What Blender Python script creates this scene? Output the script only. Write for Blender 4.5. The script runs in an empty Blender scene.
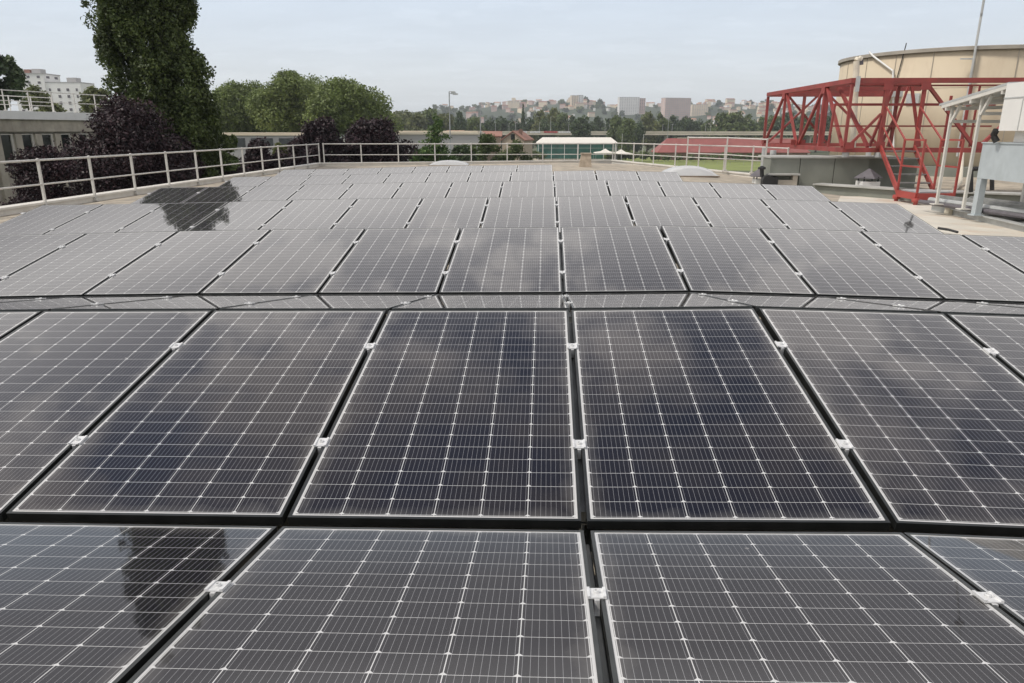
import bpy, math, random
import numpy as np
from mathutils import Vector, Matrix

# ------------------------------------------------------------------ camera
sc = bpy.context.scene
COL = sc.collection
F, CH, PIT, YAW, ROL, CX = 714.27, 1.2781, 0.2870, -0.0485, 0.001, -0.1362
cy_, sy_, cp_, sp_, cr_, sr_ = (math.cos(YAW), math.sin(YAW), math.cos(PIT), math.sin(PIT), math.cos(ROL), math.sin(ROL))
r_ = Vector((cy_, -sy_, 0)); fh = Vector((sy_, cy_, 0)); zz = Vector((0, 0, 1))
fw = cp_*fh - sp_*zz; u_ = sp_*fh + cp_*zz
RV = cr_*r_ + sr_*u_; UV = cr_*u_ - sr_*r_
CAM = Vector((CX, 0, CH))
cd = bpy.data.cameras.new('camera'); cam = bpy.data.objects.new('camera', cd); COL.objects.link(cam)
cd.sensor_width = 36; cd.lens = F*36/1024; cd.clip_start = 0.05; cd.clip_end = 20000
M = Matrix((RV, UV, -fw)).transposed().to_4x4(); M.translation = CAM
cam.matrix_world = M
sc.camera = cam

# ------------------------------------------------------------------ world, sun, exposure
SUN_EL, SUN_AZ = math.radians(54), math.radians(-108)      # azimuth from +Y towards +X
w = bpy.data.worlds.new('World'); sc.world = w; w.use_nodes = True
nt = w.node_tree; nt.nodes.clear()
def N(t, **k):
    n = nt.nodes.new(t)
    for a, b in k.items(): setattr(n, a, b)
    return n
L = lambda a, b: nt.links.new(a, b)
out = N('ShaderNodeOutputWorld'); bg = N('ShaderNodeBackground')
sky = N('ShaderNodeTexSky'); sky.sky_type = 'NISHITA'; sky.sun_disc = False
sky.sun_elevation = SUN_EL; sky.sun_rotation = SUN_AZ; sky.air_density = 1.0; sky.dust_density = 2.0; sky.ozone_density = 1.0
tc = N('ShaderNodeTexCoord'); sep = N('ShaderNodeSeparateXYZ'); L(tc.outputs['Generated'], sep.inputs[0])
def math_(op, a, b=None, c=None, clamp=False):
    n = N('ShaderNodeMath', operation=op, use_clamp=clamp)
    for i, v in enumerate((a, b, c)):
        if v is None: continue
        if isinstance(v, (int, float)): n.inputs[i].default_value = v
        else: L(v, n.inputs[i])
    return n.outputs[0]
zc = math_('MAXIMUM', sep.outputs[2], 0.0)
den = math_('ADD', zc, 0.12)
cx = math_('DIVIDE', sep.outputs[0], den); cyy = math_('DIVIDE', sep.outputs[1], den)
comb = N('ShaderNodeCombineXYZ'); L(cx, comb.inputs[0]); L(cyy, comb.inputs[1])
n1 = N('ShaderNodeTexNoise'); n1.inputs['Scale'].default_value = 2.6; n1.inputs['Detail'].default_value = 8; n1.inputs['Roughness'].default_value = 0.58
L(comb.outputs[0], n1.inputs['Vector'])
n2 = N('ShaderNodeTexNoise'); n2.inputs['Scale'].default_value = 3.1; n2.inputs['Detail'].default_value = 6; n2.inputs['Roughness'].default_value = 0.55
mp = N('ShaderNodeMapping'); mp.inputs['Location'].default_value = (3.7, 1.2, 0.4); mp.inputs['Scale'].default_value = (0.55, 1.0, 1.0)
L(comb.outputs[0], mp.inputs['Vector']); L(mp.outputs[0], n2.inputs['Vector'])
# cloud cover: nearly closed near the horizon, blue gaps higher up
cov = N('ShaderNodeMapRange'); cov.inputs['From Min'].default_value = 0.42; cov.inputs['From Max'].default_value = 0.58
L(n1.outputs['Fac'], cov.inputs['Value'])
low = N('ShaderNodeMapRange'); low.inputs['From Min'].default_value = 0.42; low.inputs['From Max'].default_value = 0.60
low.inputs['To Min'].default_value = 0.955; low.inputs['To Max'].default_value = 0.0
L(zc, low.inputs['Value'])
mask = math_('MAXIMUM', cov.outputs[0], low.outputs[0], clamp=True)
shade = N('ShaderNodeMapRange'); shade.inputs['From Min'].default_value = 0.3; shade.inputs['From Max'].default_value = 0.7
shade.inputs['To Min'].default_value = 0.76; shade.inputs['To Max'].default_value = 1.26
L(n2.outputs['Fac'], shade.inputs['Value'])
calm = N('ShaderNodeMapRange'); calm.inputs['From Min'].default_value = 0.42; calm.inputs['From Max'].default_value = 0.60; calm.inputs['To Min'].default_value = 0.13; calm.inputs['To Max'].default_value = 1.0
L(zc, calm.inputs['Value'])
shade_ = N('ShaderNodeMix', data_type='FLOAT'); shade_.inputs[2].default_value = 1.0; L(calm.outputs[0], shade_.inputs[0]); L(shade.outputs[0], shade_.inputs[3])
# brightness of the cloud sheet by height: dull at the horizon, brightest about 25 degrees, duller overhead
ramp = N('ShaderNodeValToRGB'); cr = ramp.color_ramp
cr.elements[0].position = 0.0; cr.elements[0].color = (0.79, 0.83, 0.84, 1)
cr.elements[1].position = 1.0; cr.elements[1].color = (0.60, 0.62, 0.68, 1)
for pos, c in ((0.06, (0.79, 0.84, 0.875, 1)), (0.11, (0.75, 0.825, 0.905, 1)), (0.17, (0.71, 0.805, 0.925, 1)), (0.25, (0.60, 0.60, 0.62, 1)), (0.33, (0.78, 0.76, 0.76, 1)), (0.39, (1.70, 1.65, 1.61, 1)), (0.47, (1.66, 1.60, 1.56, 1)), (0.54, (1.58, 1.50, 1.46, 1)), (0.60, (1.10, 1.03, 1.01, 1)), (0.66, (0.62, 0.58, 0.58, 1)), (0.72, (0.42, 0.40, 0.41, 1))):
    e = cr.elements.new(pos); e.color = c
L(zc, ramp.inputs[0])
CL = N('ShaderNodeMix', data_type='RGBA', blend_type='MULTIPLY'); CL.inputs[0].default_value = 1
L(ramp.outputs[0], CL.inputs[6]); L(shade_.outputs[0], CL.inputs[7])
SK = N('ShaderNodeVectorMath', operation='SCALE'); L(sky.outputs[0], SK.inputs[0]); SK.inputs['Scale'].default_value = 0.10
MX = N('ShaderNodeMix', data_type='RGBA'); L(mask, MX.inputs[0]); L(SK.outputs[0], MX.inputs[6]); L(CL.outputs[2], MX.inputs[7])
DIV = N('ShaderNodeVectorMath', operation='SCALE'); L(MX.outputs[2], DIV.inputs[0]); DIV.inputs['Scale'].default_value = 10.0
L(DIV.outputs[0], bg.inputs['Color']); bg.inputs['Strength'].default_value = 0.10
L(bg.outputs[0], out.inputs['Surface'])

sl = bpy.data.lights.new('sun', 'SUN'); sl.energy = 2.5; sl.angle = math.radians(9); sl.color = (1.0, 0.95, 0.87)
so = bpy.data.objects.new('sun', sl); COL.objects.link(so)
sd = Vector((math.sin(SUN_AZ)*math.cos(SUN_EL), math.cos(SUN_AZ)*math.cos(SUN_EL), math.sin(SUN_EL)))
so.rotation_euler = (-sd).to_track_quat('-Z', 'Y').to_euler(); so.location = (0, 0, 60)
vs = sc.view_settings
vs.view_transform = 'Standard'; vs.look = 'None'; vs.gamma = 1.0; vs.exposure = 0.0
try: vs.use_curve_mapping = False
except Exception: pass
sc.cycles.use_denoising = True
sc.cycles.max_bounces = 8; sc.cycles.volume_bounces = 0
sc.cycles.sample_clamp_indirect = 6

# ------------------------------------------------------------------ helpers
def ray(x, y): return RV*((x-512)/F) - UV*((y-341.5)/F) + fw
def at(x, y, D):
    d = ray(x, y); return CAM + d*(D/d.dot(fh))
GZ = -11.0
class MB:
    def __init__(s): s.v = []; s.f = []; s.m = []
    def add(s, vs, fs, mi=0):
        b = len(s.v); s.v += [tuple(x) for x in vs]; s.f += [tuple(b+i for i in f) for f in fs]; s.m += [mi]*len(fs); return s
    def box(s, c, d, ax=None, mi=0):
        c = Vector(c); X, Y, Z = ax if ax else (Vector((1,0,0)), Vector((0,1,0)), Vector((0,0,1)))
        P = [c + X*(d[0]/2*i) + Y*(d[1]/2*j) + Z*(d[2]/2*k) for k in (-1,1) for j in (-1,1) for i in (-1,1)]
        return s.add(P, [(0,2,3,1),(4,5,7,6),(0,1,5,4),(2,6,7,3),(0,4,6,2),(1,3,7,5)], mi)
    def bar(s, p, q, w_, h_, mi=0, up=(0,0,1)):
        p, q = Vector(p), Vector(q); d = (q-p); l = d.length; Y = d/l
        X = Y.cross(Vector(up))
        if X.length < 1e-4: X = Y.cross(Vector((1,0,0)))
        X.normalize(); Z = X.cross(Y)
        return s.box((p+q)/2, (w_, l, h_), (X, Y, Z), mi)
    def tube(s, p, q, r, n=8, r2=None, mi=0, caps=True):
        p, q = Vector(p), Vector(q); r2 = r if r2 is None else r2
        Y = (q-p).normalized(); X = Y.orthogonal().normalized(); Z = X.cross(Y)
        P = []
        for c, rr in ((p, r), (q, r2)):
            for i in range(n):
                a = 2*math.pi*i/n; P.append(c + X*(rr*math.cos(a)) + Z*(rr*math.sin(a)))
        fs = [(i, (i+1) % n, n+(i+1) % n, n+i) for i in range(n)]
        if caps: fs += [tuple(range(n-1, -1, -1)), tuple(range(n, 2*n))]
        return s.add(P, fs, mi)
    def path(s, pts, r, n=8, mi=0):
        for a, b in zip(pts[:-1], pts[1:]): s.tube(a, b, r, n, mi=mi)
        return s
    def lathe(s, c, prof, n=32, mi=0, cap=True):
        c = Vector(c); P = []
        for (r, z) in prof:
            for i in range(n):
                a = 2*math.pi*i/n; P.append(c + Vector((r*math.cos(a), r*math.sin(a), z)))
        fs = []
        for k in range(len(prof)-1):
            for i in range(n): fs.append((k*n+i, k*n+(i+1) % n, (k+1)*n+(i+1) % n, (k+1)*n+i))
        if cap: fs += [tuple(range(n-1, -1, -1)), tuple((len(prof)-1)*n+i for i in range(n))]
        return s.add(P, fs, mi)
    def prism(s, poly, z0, z1, mi=0):
        n = len(poly); P = [(x, y, z0) for x, y in poly]+[(x, y, z1) for x, y in poly]
        return s.add(P, [tuple(range(n-1,-1,-1)), tuple(range(n, 2*n))]+[(i, (i+1) % n, n+(i+1) % n, n+i) for i in range(n)], mi)
    def build(s, name, mats, parent=None, smooth=False, world=True):
        me = bpy.data.meshes.new(name)
        off = Vector((0,0,0))
        if parent is not None and world:
            q = parent
            while q is not None: off += Vector(q.location); q = q.parent
        vv = [(x-off[0], y-off[1], z-off[2]) for x, y, z in s.v]
        me.from_pydata(vv, [], s.f)
        mats = mats if isinstance(mats, (list, tuple)) else [mats]
        for m in mats: me.materials.append(m)
        if len(mats) > 1: me.polygons.foreach_set('material_index', s.m)
        if smooth: me.polygons.foreach_set('use_smooth', [True]*len(me.polygons))
        me.update()
        o = bpy.data.objects.new(name, me); COL.objects.link(o)
        if parent is not None: o.parent = parent
        return o
def tag(o, label, cat, group=None, kind=None):
    if kind: o['kind'] = kind
    if label: o['label'] = label
    if cat: o['category'] = cat
    if group: o['group'] = group
    return o
def thing(name, label, cat, loc=(0,0,0), group=None):
    o = bpy.data.objects.new(name, None); COL.objects.link(o); o.location = loc; o.empty_display_size = .2
    return tag(o, label, cat, group)
def struct(name, mb, mat, smooth=False):
    o = mb.build(name, mat, smooth=smooth); o['kind'] = 'structure'; return o

# ------------------------------------------------------------------ materials
def mat(name, col, rough=0.6, metal=0.0, noise=None, bump=None, spec=0.5, wear=None, coords='Object'):
    """noise = (scale, amount): brightness variation; wear = (scale, colour, amount): stains; bump = (scale, strength)"""
    m = bpy.data.materials.new(name); m.use_nodes = True; t = m.node_tree; p = t.nodes['Principled BSDF']
    p.inputs['Roughness'].default_value = rough; p.inputs['Metallic'].default_value = metal
    p.inputs['Specular IOR Level'].default_value = spec
    tcn = t.nodes.new('ShaderNodeTexCoord'); src = None
    rgb = t.nodes.new('ShaderNodeRGB'); rgb.outputs[0].default_value = (*col, 1); src = rgb.outputs[0]
    if noise:
        n = t.nodes.new('ShaderNodeTexNoise'); n.inputs['Scale'].default_value = noise[0]; n.inputs['Detail'].default_value = 6
        t.links.new(tcn.outputs[coords], n.inputs['Vector'])
        mr = t.nodes.new('ShaderNodeMapRange'); mr.inputs['From Min'].default_value = .3; mr.inputs['From Max'].default_value = .7
        mr.inputs['To Min'].default_value = 1-noise[1]; mr.inputs['To Max'].default_value = 1+noise[1]
        t.links.new(n.outputs['Fac'], mr.inputs['Value'])
        x = t.nodes.new('ShaderNodeMix'); x.data_type = 'RGBA'; x.blend_type = 'MULTIPLY'; x.inputs[0].default_value = 1
        t.links.new(src, x.inputs[6]); t.links.new(mr.outputs[0], x.inputs[7]); src = x.outputs[2]
    if wear:
        n = t.nodes.new('ShaderNodeTexNoise'); n.inputs['Scale'].default_value = wear[0]; n.inputs['Detail'].default_value = 7; n.inputs['Roughness'].default_value = .65
        mpn = t.nodes.new('ShaderNodeMapping'); mpn.inputs['Scale'].default_value = (1, 1, .35); mpn.inputs['Location'].default_value = (5, 3, 1)
        t.links.new(tcn.outputs[coords], mpn.inputs[0]); t.links.new(mpn.outputs[0], n.inputs['Vector'])
        mr = t.nodes.new('ShaderNodeMapRange'); mr.inputs['From Min'].default_value = .5; mr.inputs['From Max'].default_value = .72
        mr.inputs['To Max'].default_value = wear[2]
        t.links.new(n.outputs['Fac'], mr.inputs['Value'])
        x = t.nodes.new('ShaderNodeMix'); x.data_type = 'RGBA'; x.inputs[7].default_value = (*wear[1], 1)
        t.links.new(mr.outputs[0], x.inputs[0]); t.links.new(src, x.inputs[6]); src = x.outputs[2]
    t.links.new(src, p.inputs['Base Color'])
    if bump:
        n = t.nodes.new('ShaderNodeTexNoise'); n.inputs['Scale'].default_value = bump[0]; n.inputs['Detail'].default_value = 4
        t.links.new(tcn.outputs[coords], n.inputs['Vector'])
        b = t.nodes.new('ShaderNodeBump'); b.inputs['Strength'].default_value = bump[1]; b.inputs['Distance'].default_value = .02
        t.links.new(n.outputs['Fac'], b.inputs['Height']); t.links.new(b.outputs[0], p.inputs['Normal'])
    return m
def leaf_mat(name, cols, rough=.55, trans=.25):
    m = bpy.data.materials.new(name); m.use_nodes = True; t = m.node_tree; p = t.nodes['Principled BSDF']; o = t.nodes['Material Output']
    g = t.nodes.new('ShaderNodeNewGeometry'); r = t.nodes.new('ShaderNodeValToRGB'); e = r.color_ramp.elements
    e[0].color = (*cols[0], 1); e[1].color = (*cols[-1], 1)
    for i, c in enumerate(cols[1:-1]):
        q = e.new((i+1)/(len(cols)-1)); q.color = (*c, 1)
    t.links.new(g.outputs['Random Per Island'], r.inputs[0])
    tcn = t.nodes.new('ShaderNodeTexCoord'); n = t.nodes.new('ShaderNodeTexNoise'); n.inputs['Scale'].default_value = .8; n.inputs['Detail'].default_value = 3
    t.links.new(tcn.outputs['Object'], n.inputs['Vector'])
    mr = t.nodes.new('ShaderNodeMapRange'); mr.inputs['From Min'].default_value = .3; mr.inputs['From Max'].default_value = .7; mr.inputs['To Min'].default_value = .65; mr.inputs['To Max'].default_value = 1.35
    t.links.new(n.outputs['Fac'], mr.inputs['Value'])
    x = t.nodes.new('ShaderNodeMix'); x.data_type = 'RGBA'; x.blend_type = 'MULTIPLY'; x.inputs[0].default_value = 1
    t.links.new(r.outputs[0], x.inputs[6]); t.links.new(mr.outputs[0], x.inputs[7])
    t.links.new(x.outputs[2], p.inputs['Base Color']); p.inputs['Roughness'].default_value = rough; p.inputs['Specular IOR Level'].default_value = .35
    tr = t.nodes.new('ShaderNodeBsdfTranslucent'); t.links.new(x.outputs[2], tr.inputs[0])
    ms = t.nodes.new('ShaderNodeMixShader'); ms.inputs[0].default_value = trans
    t.links.new(p.outputs[0], ms.inputs[1]); t.links.new(tr.outputs[0], ms.inputs[2]); t.links.new(ms.outputs[0], o.inputs[0])
    return m
PL, PW = 1.7795, 1.000                      # panel length and width
def glass_mat():
    m = bpy.data.materials.new('solar_glass'); m.use_nodes = True; t = m.node_tree; p = t.nodes['Principled BSDF']
    def n(tp, **k):
        a = t.nodes.new(tp)
        for x, y in k.items(): setattr(a, x, y)
        return a
    lk = t.links.new
    def mt(op, a, b=None, clamp=False):
        q = n('ShaderNodeMath', operation=op, use_clamp=clamp)
        for i, v in enumerate((a, b)):
            if v is None: continue
            if isinstance(v, (int, float)): q.inputs[i].default_value = v
            else: lk(v, q.inputs[i])
        return q.outputs[0]
    uv = n('ShaderNodeUVMap'); uv.uv_map = 'UVMap'; s = n('ShaderNodeSeparateXYZ'); lk(uv.outputs[0], s.inputs[0])
    u, v = s.outputs[0], s.outputs[1]       # metres from the glass corner
    gw, gl = PW-.022, PL-.022               # glass visible size inside the frame lip
    mx, my = .010, .012
    cw, chh = (gw-2*mx)/6, (gl-2*my)/21
    cu = mt('DIVIDE', mt('SUBTRACT', u, mx), cw); cv = mt('DIVIDE', mt('SUBTRACT', v, my), chh)
    fu, fv = mt('FRACT', cu), mt('FRACT', cv)
    du = mt('MULTIPLY', mt('SUBTRACT', .5, mt('ABSOLUTE', mt('SUBTRACT', fu, .5))), cw)   # distance to nearest cell edge
    dv = mt('MULTIPLY', mt('SUBTRACT', .5, mt('ABSOLUTE', mt('SUBTRACT', fv, .5))), chh)
    lu = mt('LESS_THAN', du, .00125); lv = mt('LESS_THAN', dv, .0008)
    dvb = mt('MULTIPLY', fv, chh)                                                     # chamfer only on the lower corners of a cell
    dia = mt('LESS_THAN', mt('ADD', du, mt('MULTIPLY', dvb, 1.0)), .0106)
    line = mt('MAXIMUM', mt('MAXIMUM', lu, lv), dia)
    # white margin
    edge = mt('MINIMUM', mt('MINIMUM', u, mt('SUBTRACT', gw, u)), mt('MINIMUM', v, mt('SUBTRACT', gl, v)))
    marg = mt('LESS_THAN', edge, mx-.0022)
    white = mt('MAXIMUM', line, marg, clamp=True)
    # nine busbars a cell, thin fingers of silver
    fb = mt('FRACT', mt('MULTIPLY', fu, 9.0)); db = mt('MULTIPLY', mt('ABSOLUTE', mt('SUBTRACT', fb, .5)), cw/9)
    bus = mt('LESS_THAN', db, .00048)
    cb = n('ShaderNodeCombineXYZ'); lk(mt('FLOOR', cu), cb.inputs[0]); lk(mt('FLOOR', cv), cb.inputs[1])
    oi = n('ShaderNodeObjectInfo'); lk(mt('MULTIPLY', oi.outputs['Random'], 97.0), cb.inputs[2])
    wn = n('ShaderNodeTexWhiteNoise'); lk(cb.outputs[0], wn.inputs['Vector'])
    cell = n('ShaderNodeMix', data_type='RGBA'); cell.inputs[6].default_value = (.0075, .0078, .0135, 1); cell.inputs[7].default_value = (.0115, .0108, .0155, 1)
    lk(mt('ADD', mt('MULTIPLY', wn.outputs['Value'], .45), mt('MULTIPLY', oi.outputs['Random'], .75)), cell.inputs[0])
    c1 = n('ShaderNodeMix', data_type='RGBA'); lk(mt('MULTIPLY', bus, .8), c1.inputs[0]); lk(cell.outputs[2], c1.inputs[6]); c1.inputs[7].default_value = (.32, .32, .33, 1)
    c2 = n('ShaderNodeMix', data_type='RGBA'); lk(white, c2.inputs[0]); lk(c1.outputs[2], c2.inputs[6]); c2.inputs[7].default_value = (.60, .60, .59, 1)
    # thin film of dust on the outside of the glass
    tcn = n('ShaderNodeTexCoord'); ns = n('ShaderNodeTexNoise'); ns.inputs['Scale'].default_value = 2.3; ns.inputs['Detail'].default_value = 7; ns.inputs['Roughness'].default_value = .6
    gm = n('ShaderNodeNewGeometry'); lk(gm.outputs['Position'], ns.inputs['Vector'])
    dr = n('ShaderNodeMapRange'); dr.inputs['From Min'].default_value = .3; dr.inputs['From Max'].default_value = .75; dr.inputs['To Min'].default_value = .005; dr.inputs['To Max'].default_value = .024
    lk(ns.outputs['Fac'], dr.inputs['Value'])
    lw = n('ShaderNodeLayerWeight'); lw.inputs['Blend'].default_value = .5
    fac = mt('MULTIPLY', dr.outputs[0], mt('ADD', 1.0, mt('MULTIPLY', mt('POWER', lw.outputs['Facing'], 6.0), 12.0)))
    # grime gathers along the lower frame edge, in runs of uneven width
    run = n('ShaderNodeTexNoise'); run.inputs['Scale'].default_value = 9.0; run.inputs['Detail'].default_value = 4
    lk(gm.outputs['Position'], run.inputs['Vector'])
    eg = mt('SUBTRACT', mt('MULTIPLY', run.outputs['Fac'], .11), edge)
    fac = mt('ADD', fac, mt('MULTIPLY', mt('MAXIMUM', eg, 0.0), 2.4))
    # a few dried drops and bird specks
    vo = n('ShaderNodeTexVoronoi'); vo.inputs['Scale'].default_value = 4.0; lk(gm.outputs['Position'], vo.inputs['Vector'])
    vs_ = n('ShaderNodeSeparateXYZ'); lk(vo.outputs['Color'], vs_.inputs[0])
    speck = mt('MULTIPLY', mt('LESS_THAN', vo.outputs['Distance'], mt('MULTIPLY', vs_.outputs[1], .045)), mt('GREATER_THAN', vs_.outputs[0], .84))
    fac = mt('MAXIMUM', fac, mt('MULTIPLY', speck, .35))
    c3 = n('ShaderNodeMix', data_type='RGBA'); lk(mt('MINIMUM', fac, .5), c3.inputs[0]); lk(c2.outputs[2], c3.inputs[6]); c3.inputs[7].default_value = (.42, .40, .37, 1)
    lk(c3.outputs[2], p.inputs['Base Color'])
    rr = n('ShaderNodeMapRange'); rr.inputs['To Min'].default_value = .012; rr.inputs['To Max'].default_value = .045; lk(ns.outputs['Fac'], rr.inputs['Value'])
    lk(rr.outputs[0], p.inputs['Roughness']); p.inputs['IOR'].default_value = 1.46
    return m
M_ = dict(
 glass=glass_mat(),
 frame=mat('black_anodised', (.070,.074,.072), .34, .8, spec=.5, noise=(8,.25)),
 alu=mat('mill_aluminium', (.50,.50,.48), .38, .85, noise=(20,.2)),
 clamp=mat('clamp_aluminium', (.74,.74,.73), .4, .3, noise=(60,.15)),
 rail=mat('rail_grey', (.22,.22,.205), .5, .5, noise=(6,.3)),
 deck=mat('roof_membrane', (.42,.365,.285), .9, noise=(3,.25), wear=(1.1,(.24,.22,.19),.75), bump=(60,.35)),
 pale=mat('pale_membrane', (.62,.58,.50), .8, noise=(1.3,.12), wear=(.9,(.50,.33,.20),.6)),
 cap=mat('parapet_paint', (.66,.63,.57), .6, noise=(2,.08), wear=(2.5,(.40,.36,.30),.35)),
 railp=mat('railing_paint', (.58,.56,.52), .5, noise=(5,.1), wear=(6,(.40,.36,.32),.4)),
 wall=mat('building_wall', (.40,.37,.32), .85, noise=(1,.15)),
 concrete=mat('concrete', (.42,.385,.32), .9, noise=(1.5,.2), wear=(.8,(.15,.13,.105),.7), bump=(30,.2)),
 white=mat('white_coat', (.74,.74,.72), .55, noise=(1.5,.06), wear=(1.3,(.55,.52,.47),.3)),
 dome=mat('skylight_acrylic', (.47,.47,.46), .25, noise=(3,.05), wear=(2,(.5,.48,.44),.35)),
 curb=mat('skylight_curb', (.30,.235,.18), .8, noise=(4,.2)),
 stone=mat('beige_render', (.40,.33,.25), .9, noise=(5,.25), bump=(25,.4)),
 red=mat('red_oxide_paint', (.27,.048,.042), .6, noise=(2.5,.22), wear=(2.2,(.17,.060,.042),.75)),
 red2=mat('red_stair_paint', (.33,.052,.042), .5, noise=(2.5,.22), wear=(3.0,(.20,.065,.05),.7)),
 tank=mat('tank_coating', (.55,.465,.34), .7, noise=(.5,.06), wear=(.9,(.41,.325,.235),.65)),
 tankrim=mat('tank_rim', (.34,.31,.26), .6, noise=(2,.15)),
 plinth=mat('green_grey_sheet', (.20,.21,.18), .7, noise=(1.2,.18), wear=(1.5,(.13,.14,.115),.5)),
 ledge=mat('ledge_sheet', (.42,.42,.39), .65, noise=(1.0,.18), wear=(2,(.15,.15,.13),.5)),
 slate=mat('cowl_slate', (.115,.105,.115), .6, noise=(5,.2)),
 dark=mat('dark_rubber', (.02,.02,.02), .6, noise=(9,.2)),
 galv=mat('galvanised', (.47,.48,.47), .5, .25, noise=(3,.14), wear=(3,(.3,.3,.28),.35)),
 ahu=mat('grey_casing', (.43,.475,.495), .5, .1, noise=(6,.06), wear=(2.2,(.33,.36,.37),.5)),
 whitebox=mat('white_casing', (.72,.71,.68), .5, noise=(2,.05), wear=(1.7,(.52,.47,.40),.35)),
 ivory=mat('ivory_pipe', (.68,.62,.50), .5, noise=(5,.1)),
 bark=mat('bark', (.10,.08,.062), .95, noise=(6,.35), bump=(20,.6)),
 win=mat('window_glass', (.02,.024,.022), .08, spec=.6, noise=(2,.3)),
 winframe=mat('window_frame', (.60,.58,.53), .5, noise=(4,.08)),
 bwhite=mat('far_white_render', (.80,.79,.76), .8, noise=(.08,.06)),
 bcream=mat('far_cream_render', (.74,.63,.48), .8, noise=(.08,.1)),
 bpink=mat('far_pink_render', (.60,.45,.40), .8, noise=(.08,.1)),
 bgrey=mat('far_grey_render', (.42,.41,.40), .8, noise=(.08,.1)),
 tile=mat('roof_tile', (.29,.15,.11), .85, noise=(.3,.2)),
 tile2=mat('roof_tile_pale', (.44,.245,.16), .85, noise=(.3,.2)),
 redroof=mat('red_sheet_roof', (.29,.095,.082), .6, noise=(.5,.12), wear=(.4,(.28,.09,.075),.4)),
 brick=mat('brown_wall', (.21,.13,.10), .85, noise=(.6,.2)),
 green=mat('green_mesh_sheet', (.011,.095,.068), .55, noise=(.5,.4)),
 canvas=mat('white_canvas', (.74,.70,.62), .7, noise=(1,.05)),
 post=mat('mast_grey', (.36,.37,.37), .5, .3, noise=(3,.1)),
 banner_w=mat('banner_white', (.72,.71,.70), .6, noise=(.9,.25)),
 banner_r=mat('banner_red', (.50,.10,.09), .6, noise=(.9,.5)),
 road=mat('road_concrete', (.62,.56,.45), .85, noise=(.2,.12)),
 ground=mat('mixed_ground', (.085,.10,.045), .95, noise=(.02,.35), wear=(.013,(.20,.18,.14),.8)),
 pitch=mat('pitch_grass', (.19,.225,.055), .95, noise=(.09,.18), bump=(8,.4)),
 clay=mat('pale_court', (.40,.35,.26), .95, noise=(.1,.12)),
 hill=mat('hillside', (.055,.075,.04), .95, noise=(.01,.3)),
)
# welded laps of the roof membrane
_t = M_['deck'].node_tree; _p = _t.nodes['Principled BSDF']; _src = _p.inputs['Base Color'].links[0].from_socket
_b = _t.nodes.new('ShaderNodeTexBrick'); _b.inputs['Scale'].default_value = 1.0; _b.inputs['Brick Width'].default_value = 9.0; _b.inputs['Row Height'].default_value = 1.05; _b.inputs['Mortar Size'].default_value = .014
_b.inputs['Color1'].default_value = (1,1,1,1); _b.inputs['Color2'].default_value = (.9,.9,.9,1); _b.inputs['Mortar'].default_value = (.5,.48,.45,1)
_c = _t.nodes.new('ShaderNodeTexCoord'); _t.links.new(_c.outputs['Object'], _b.inputs['Vector'])
_x = _t.nodes.new('ShaderNodeMix'); _x.data_type = 'RGBA'; _x.blend_type = 'MULTIPLY'; _x.inputs[0].default_value = 1
_t.links.new(_src, _x.inputs[6]); _t.links.new(_b.outputs['Color'], _x.inputs[7]); _t.links.new(_x.outputs[2], _p.inputs['Base Color'])
LF = dict(
 poplar=leaf_mat('poplar_leaf', [(.044,.066,.018),(.072,.10,.028),(.115,.145,.044)]),
 purple=leaf_mat('plum_leaf', [(.014,.009,.011),(.028,.014,.018),(.066,.036,.04)], .55, .15),
 plane=leaf_mat('plane_leaf', [(.112,.152,.042),(.155,.20,.055),(.205,.25,.085)]),
 belt=leaf_mat('belt_leaf', [(.08,.118,.036),(.115,.155,.048),(.16,.195,.066)]),
 olive=leaf_mat('olive_leaf', [(.11,.135,.05),(.15,.17,.06),(.19,.20,.08)]),
 dark=leaf_mat('dark_leaf', [(.044,.073,.032),(.068,.102,.042),(.10,.135,.056)]),
 conifer=leaf_mat('conifer_leaf', [(.04,.085,.026),(.075,.135,.036),(.13,.19,.05)]),
 hedge=leaf_mat('hedge_leaf', [(.06,.09,.03),(.09,.125,.04),(.125,.16,.055)]),
)

# ------------------------------------------------------------------ ground, fields, hill
m = MB(); m.add([(-2600,-250,GZ),(2600,-250,GZ),(2600,2900,GZ),(-2600,2900,GZ)], [(0,1,2,3)])
struct('ground', m, M_['ground'])
def patch(name, pts, z, mt):
    m = MB(); P = [(p[0], p[1], z) for p in pts]; m.add(P, [tuple(range(len(P)))]); return struct(name, m, mt)
def gnd(x, y, z=GZ):
    d = ray(x, y); return CAM + d*((z-CH)/d[2])
patch('sports_pitch', [gnd(586,169.5), gnd(900,172), gnd(900,156.5), gnd(586,156.5)], GZ+.004, M_['pitch'])
patch('pale_court', [gnd(440,171), gnd(584,171), gnd(584,157.5), gnd(500,156.5)], GZ+.004, M_['clay'])
# hill with the town: a ridge along the horizon
hm = MB(); NXH, NYH = 80, 26
def hill_z(px, D):
    t = min(1, max(0, (D-1150)/750)); t = t*t*(3-2*t)
    a = min(1, max(0, (px-330)/170)); a = a*a*(3-2*a)
    top = 30 + 34*a + 5*math.sin(px*.035+1) + 3*math.sin(px*.09)
    if px > 700: top -= (px-700)*.03
    return GZ + t*(top-GZ) - 1.0
hv = []
for j in range(NYH):
    D = 1100 + j*60
    for i in range(NXH):
        px = 100 + i*16
        p = at(px, 130, D); hv.append((p.x, p.y, hill_z(px, D)))
hm.add(hv, [(j*NXH+i, j*NXH+i+1, (j+1)*NXH+i+1, (j+1)*NXH+i) for j in range(NYH-1) for i in range(NXH-1)])
struct('hill', hm, M_['hill'], smooth=True)

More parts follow.
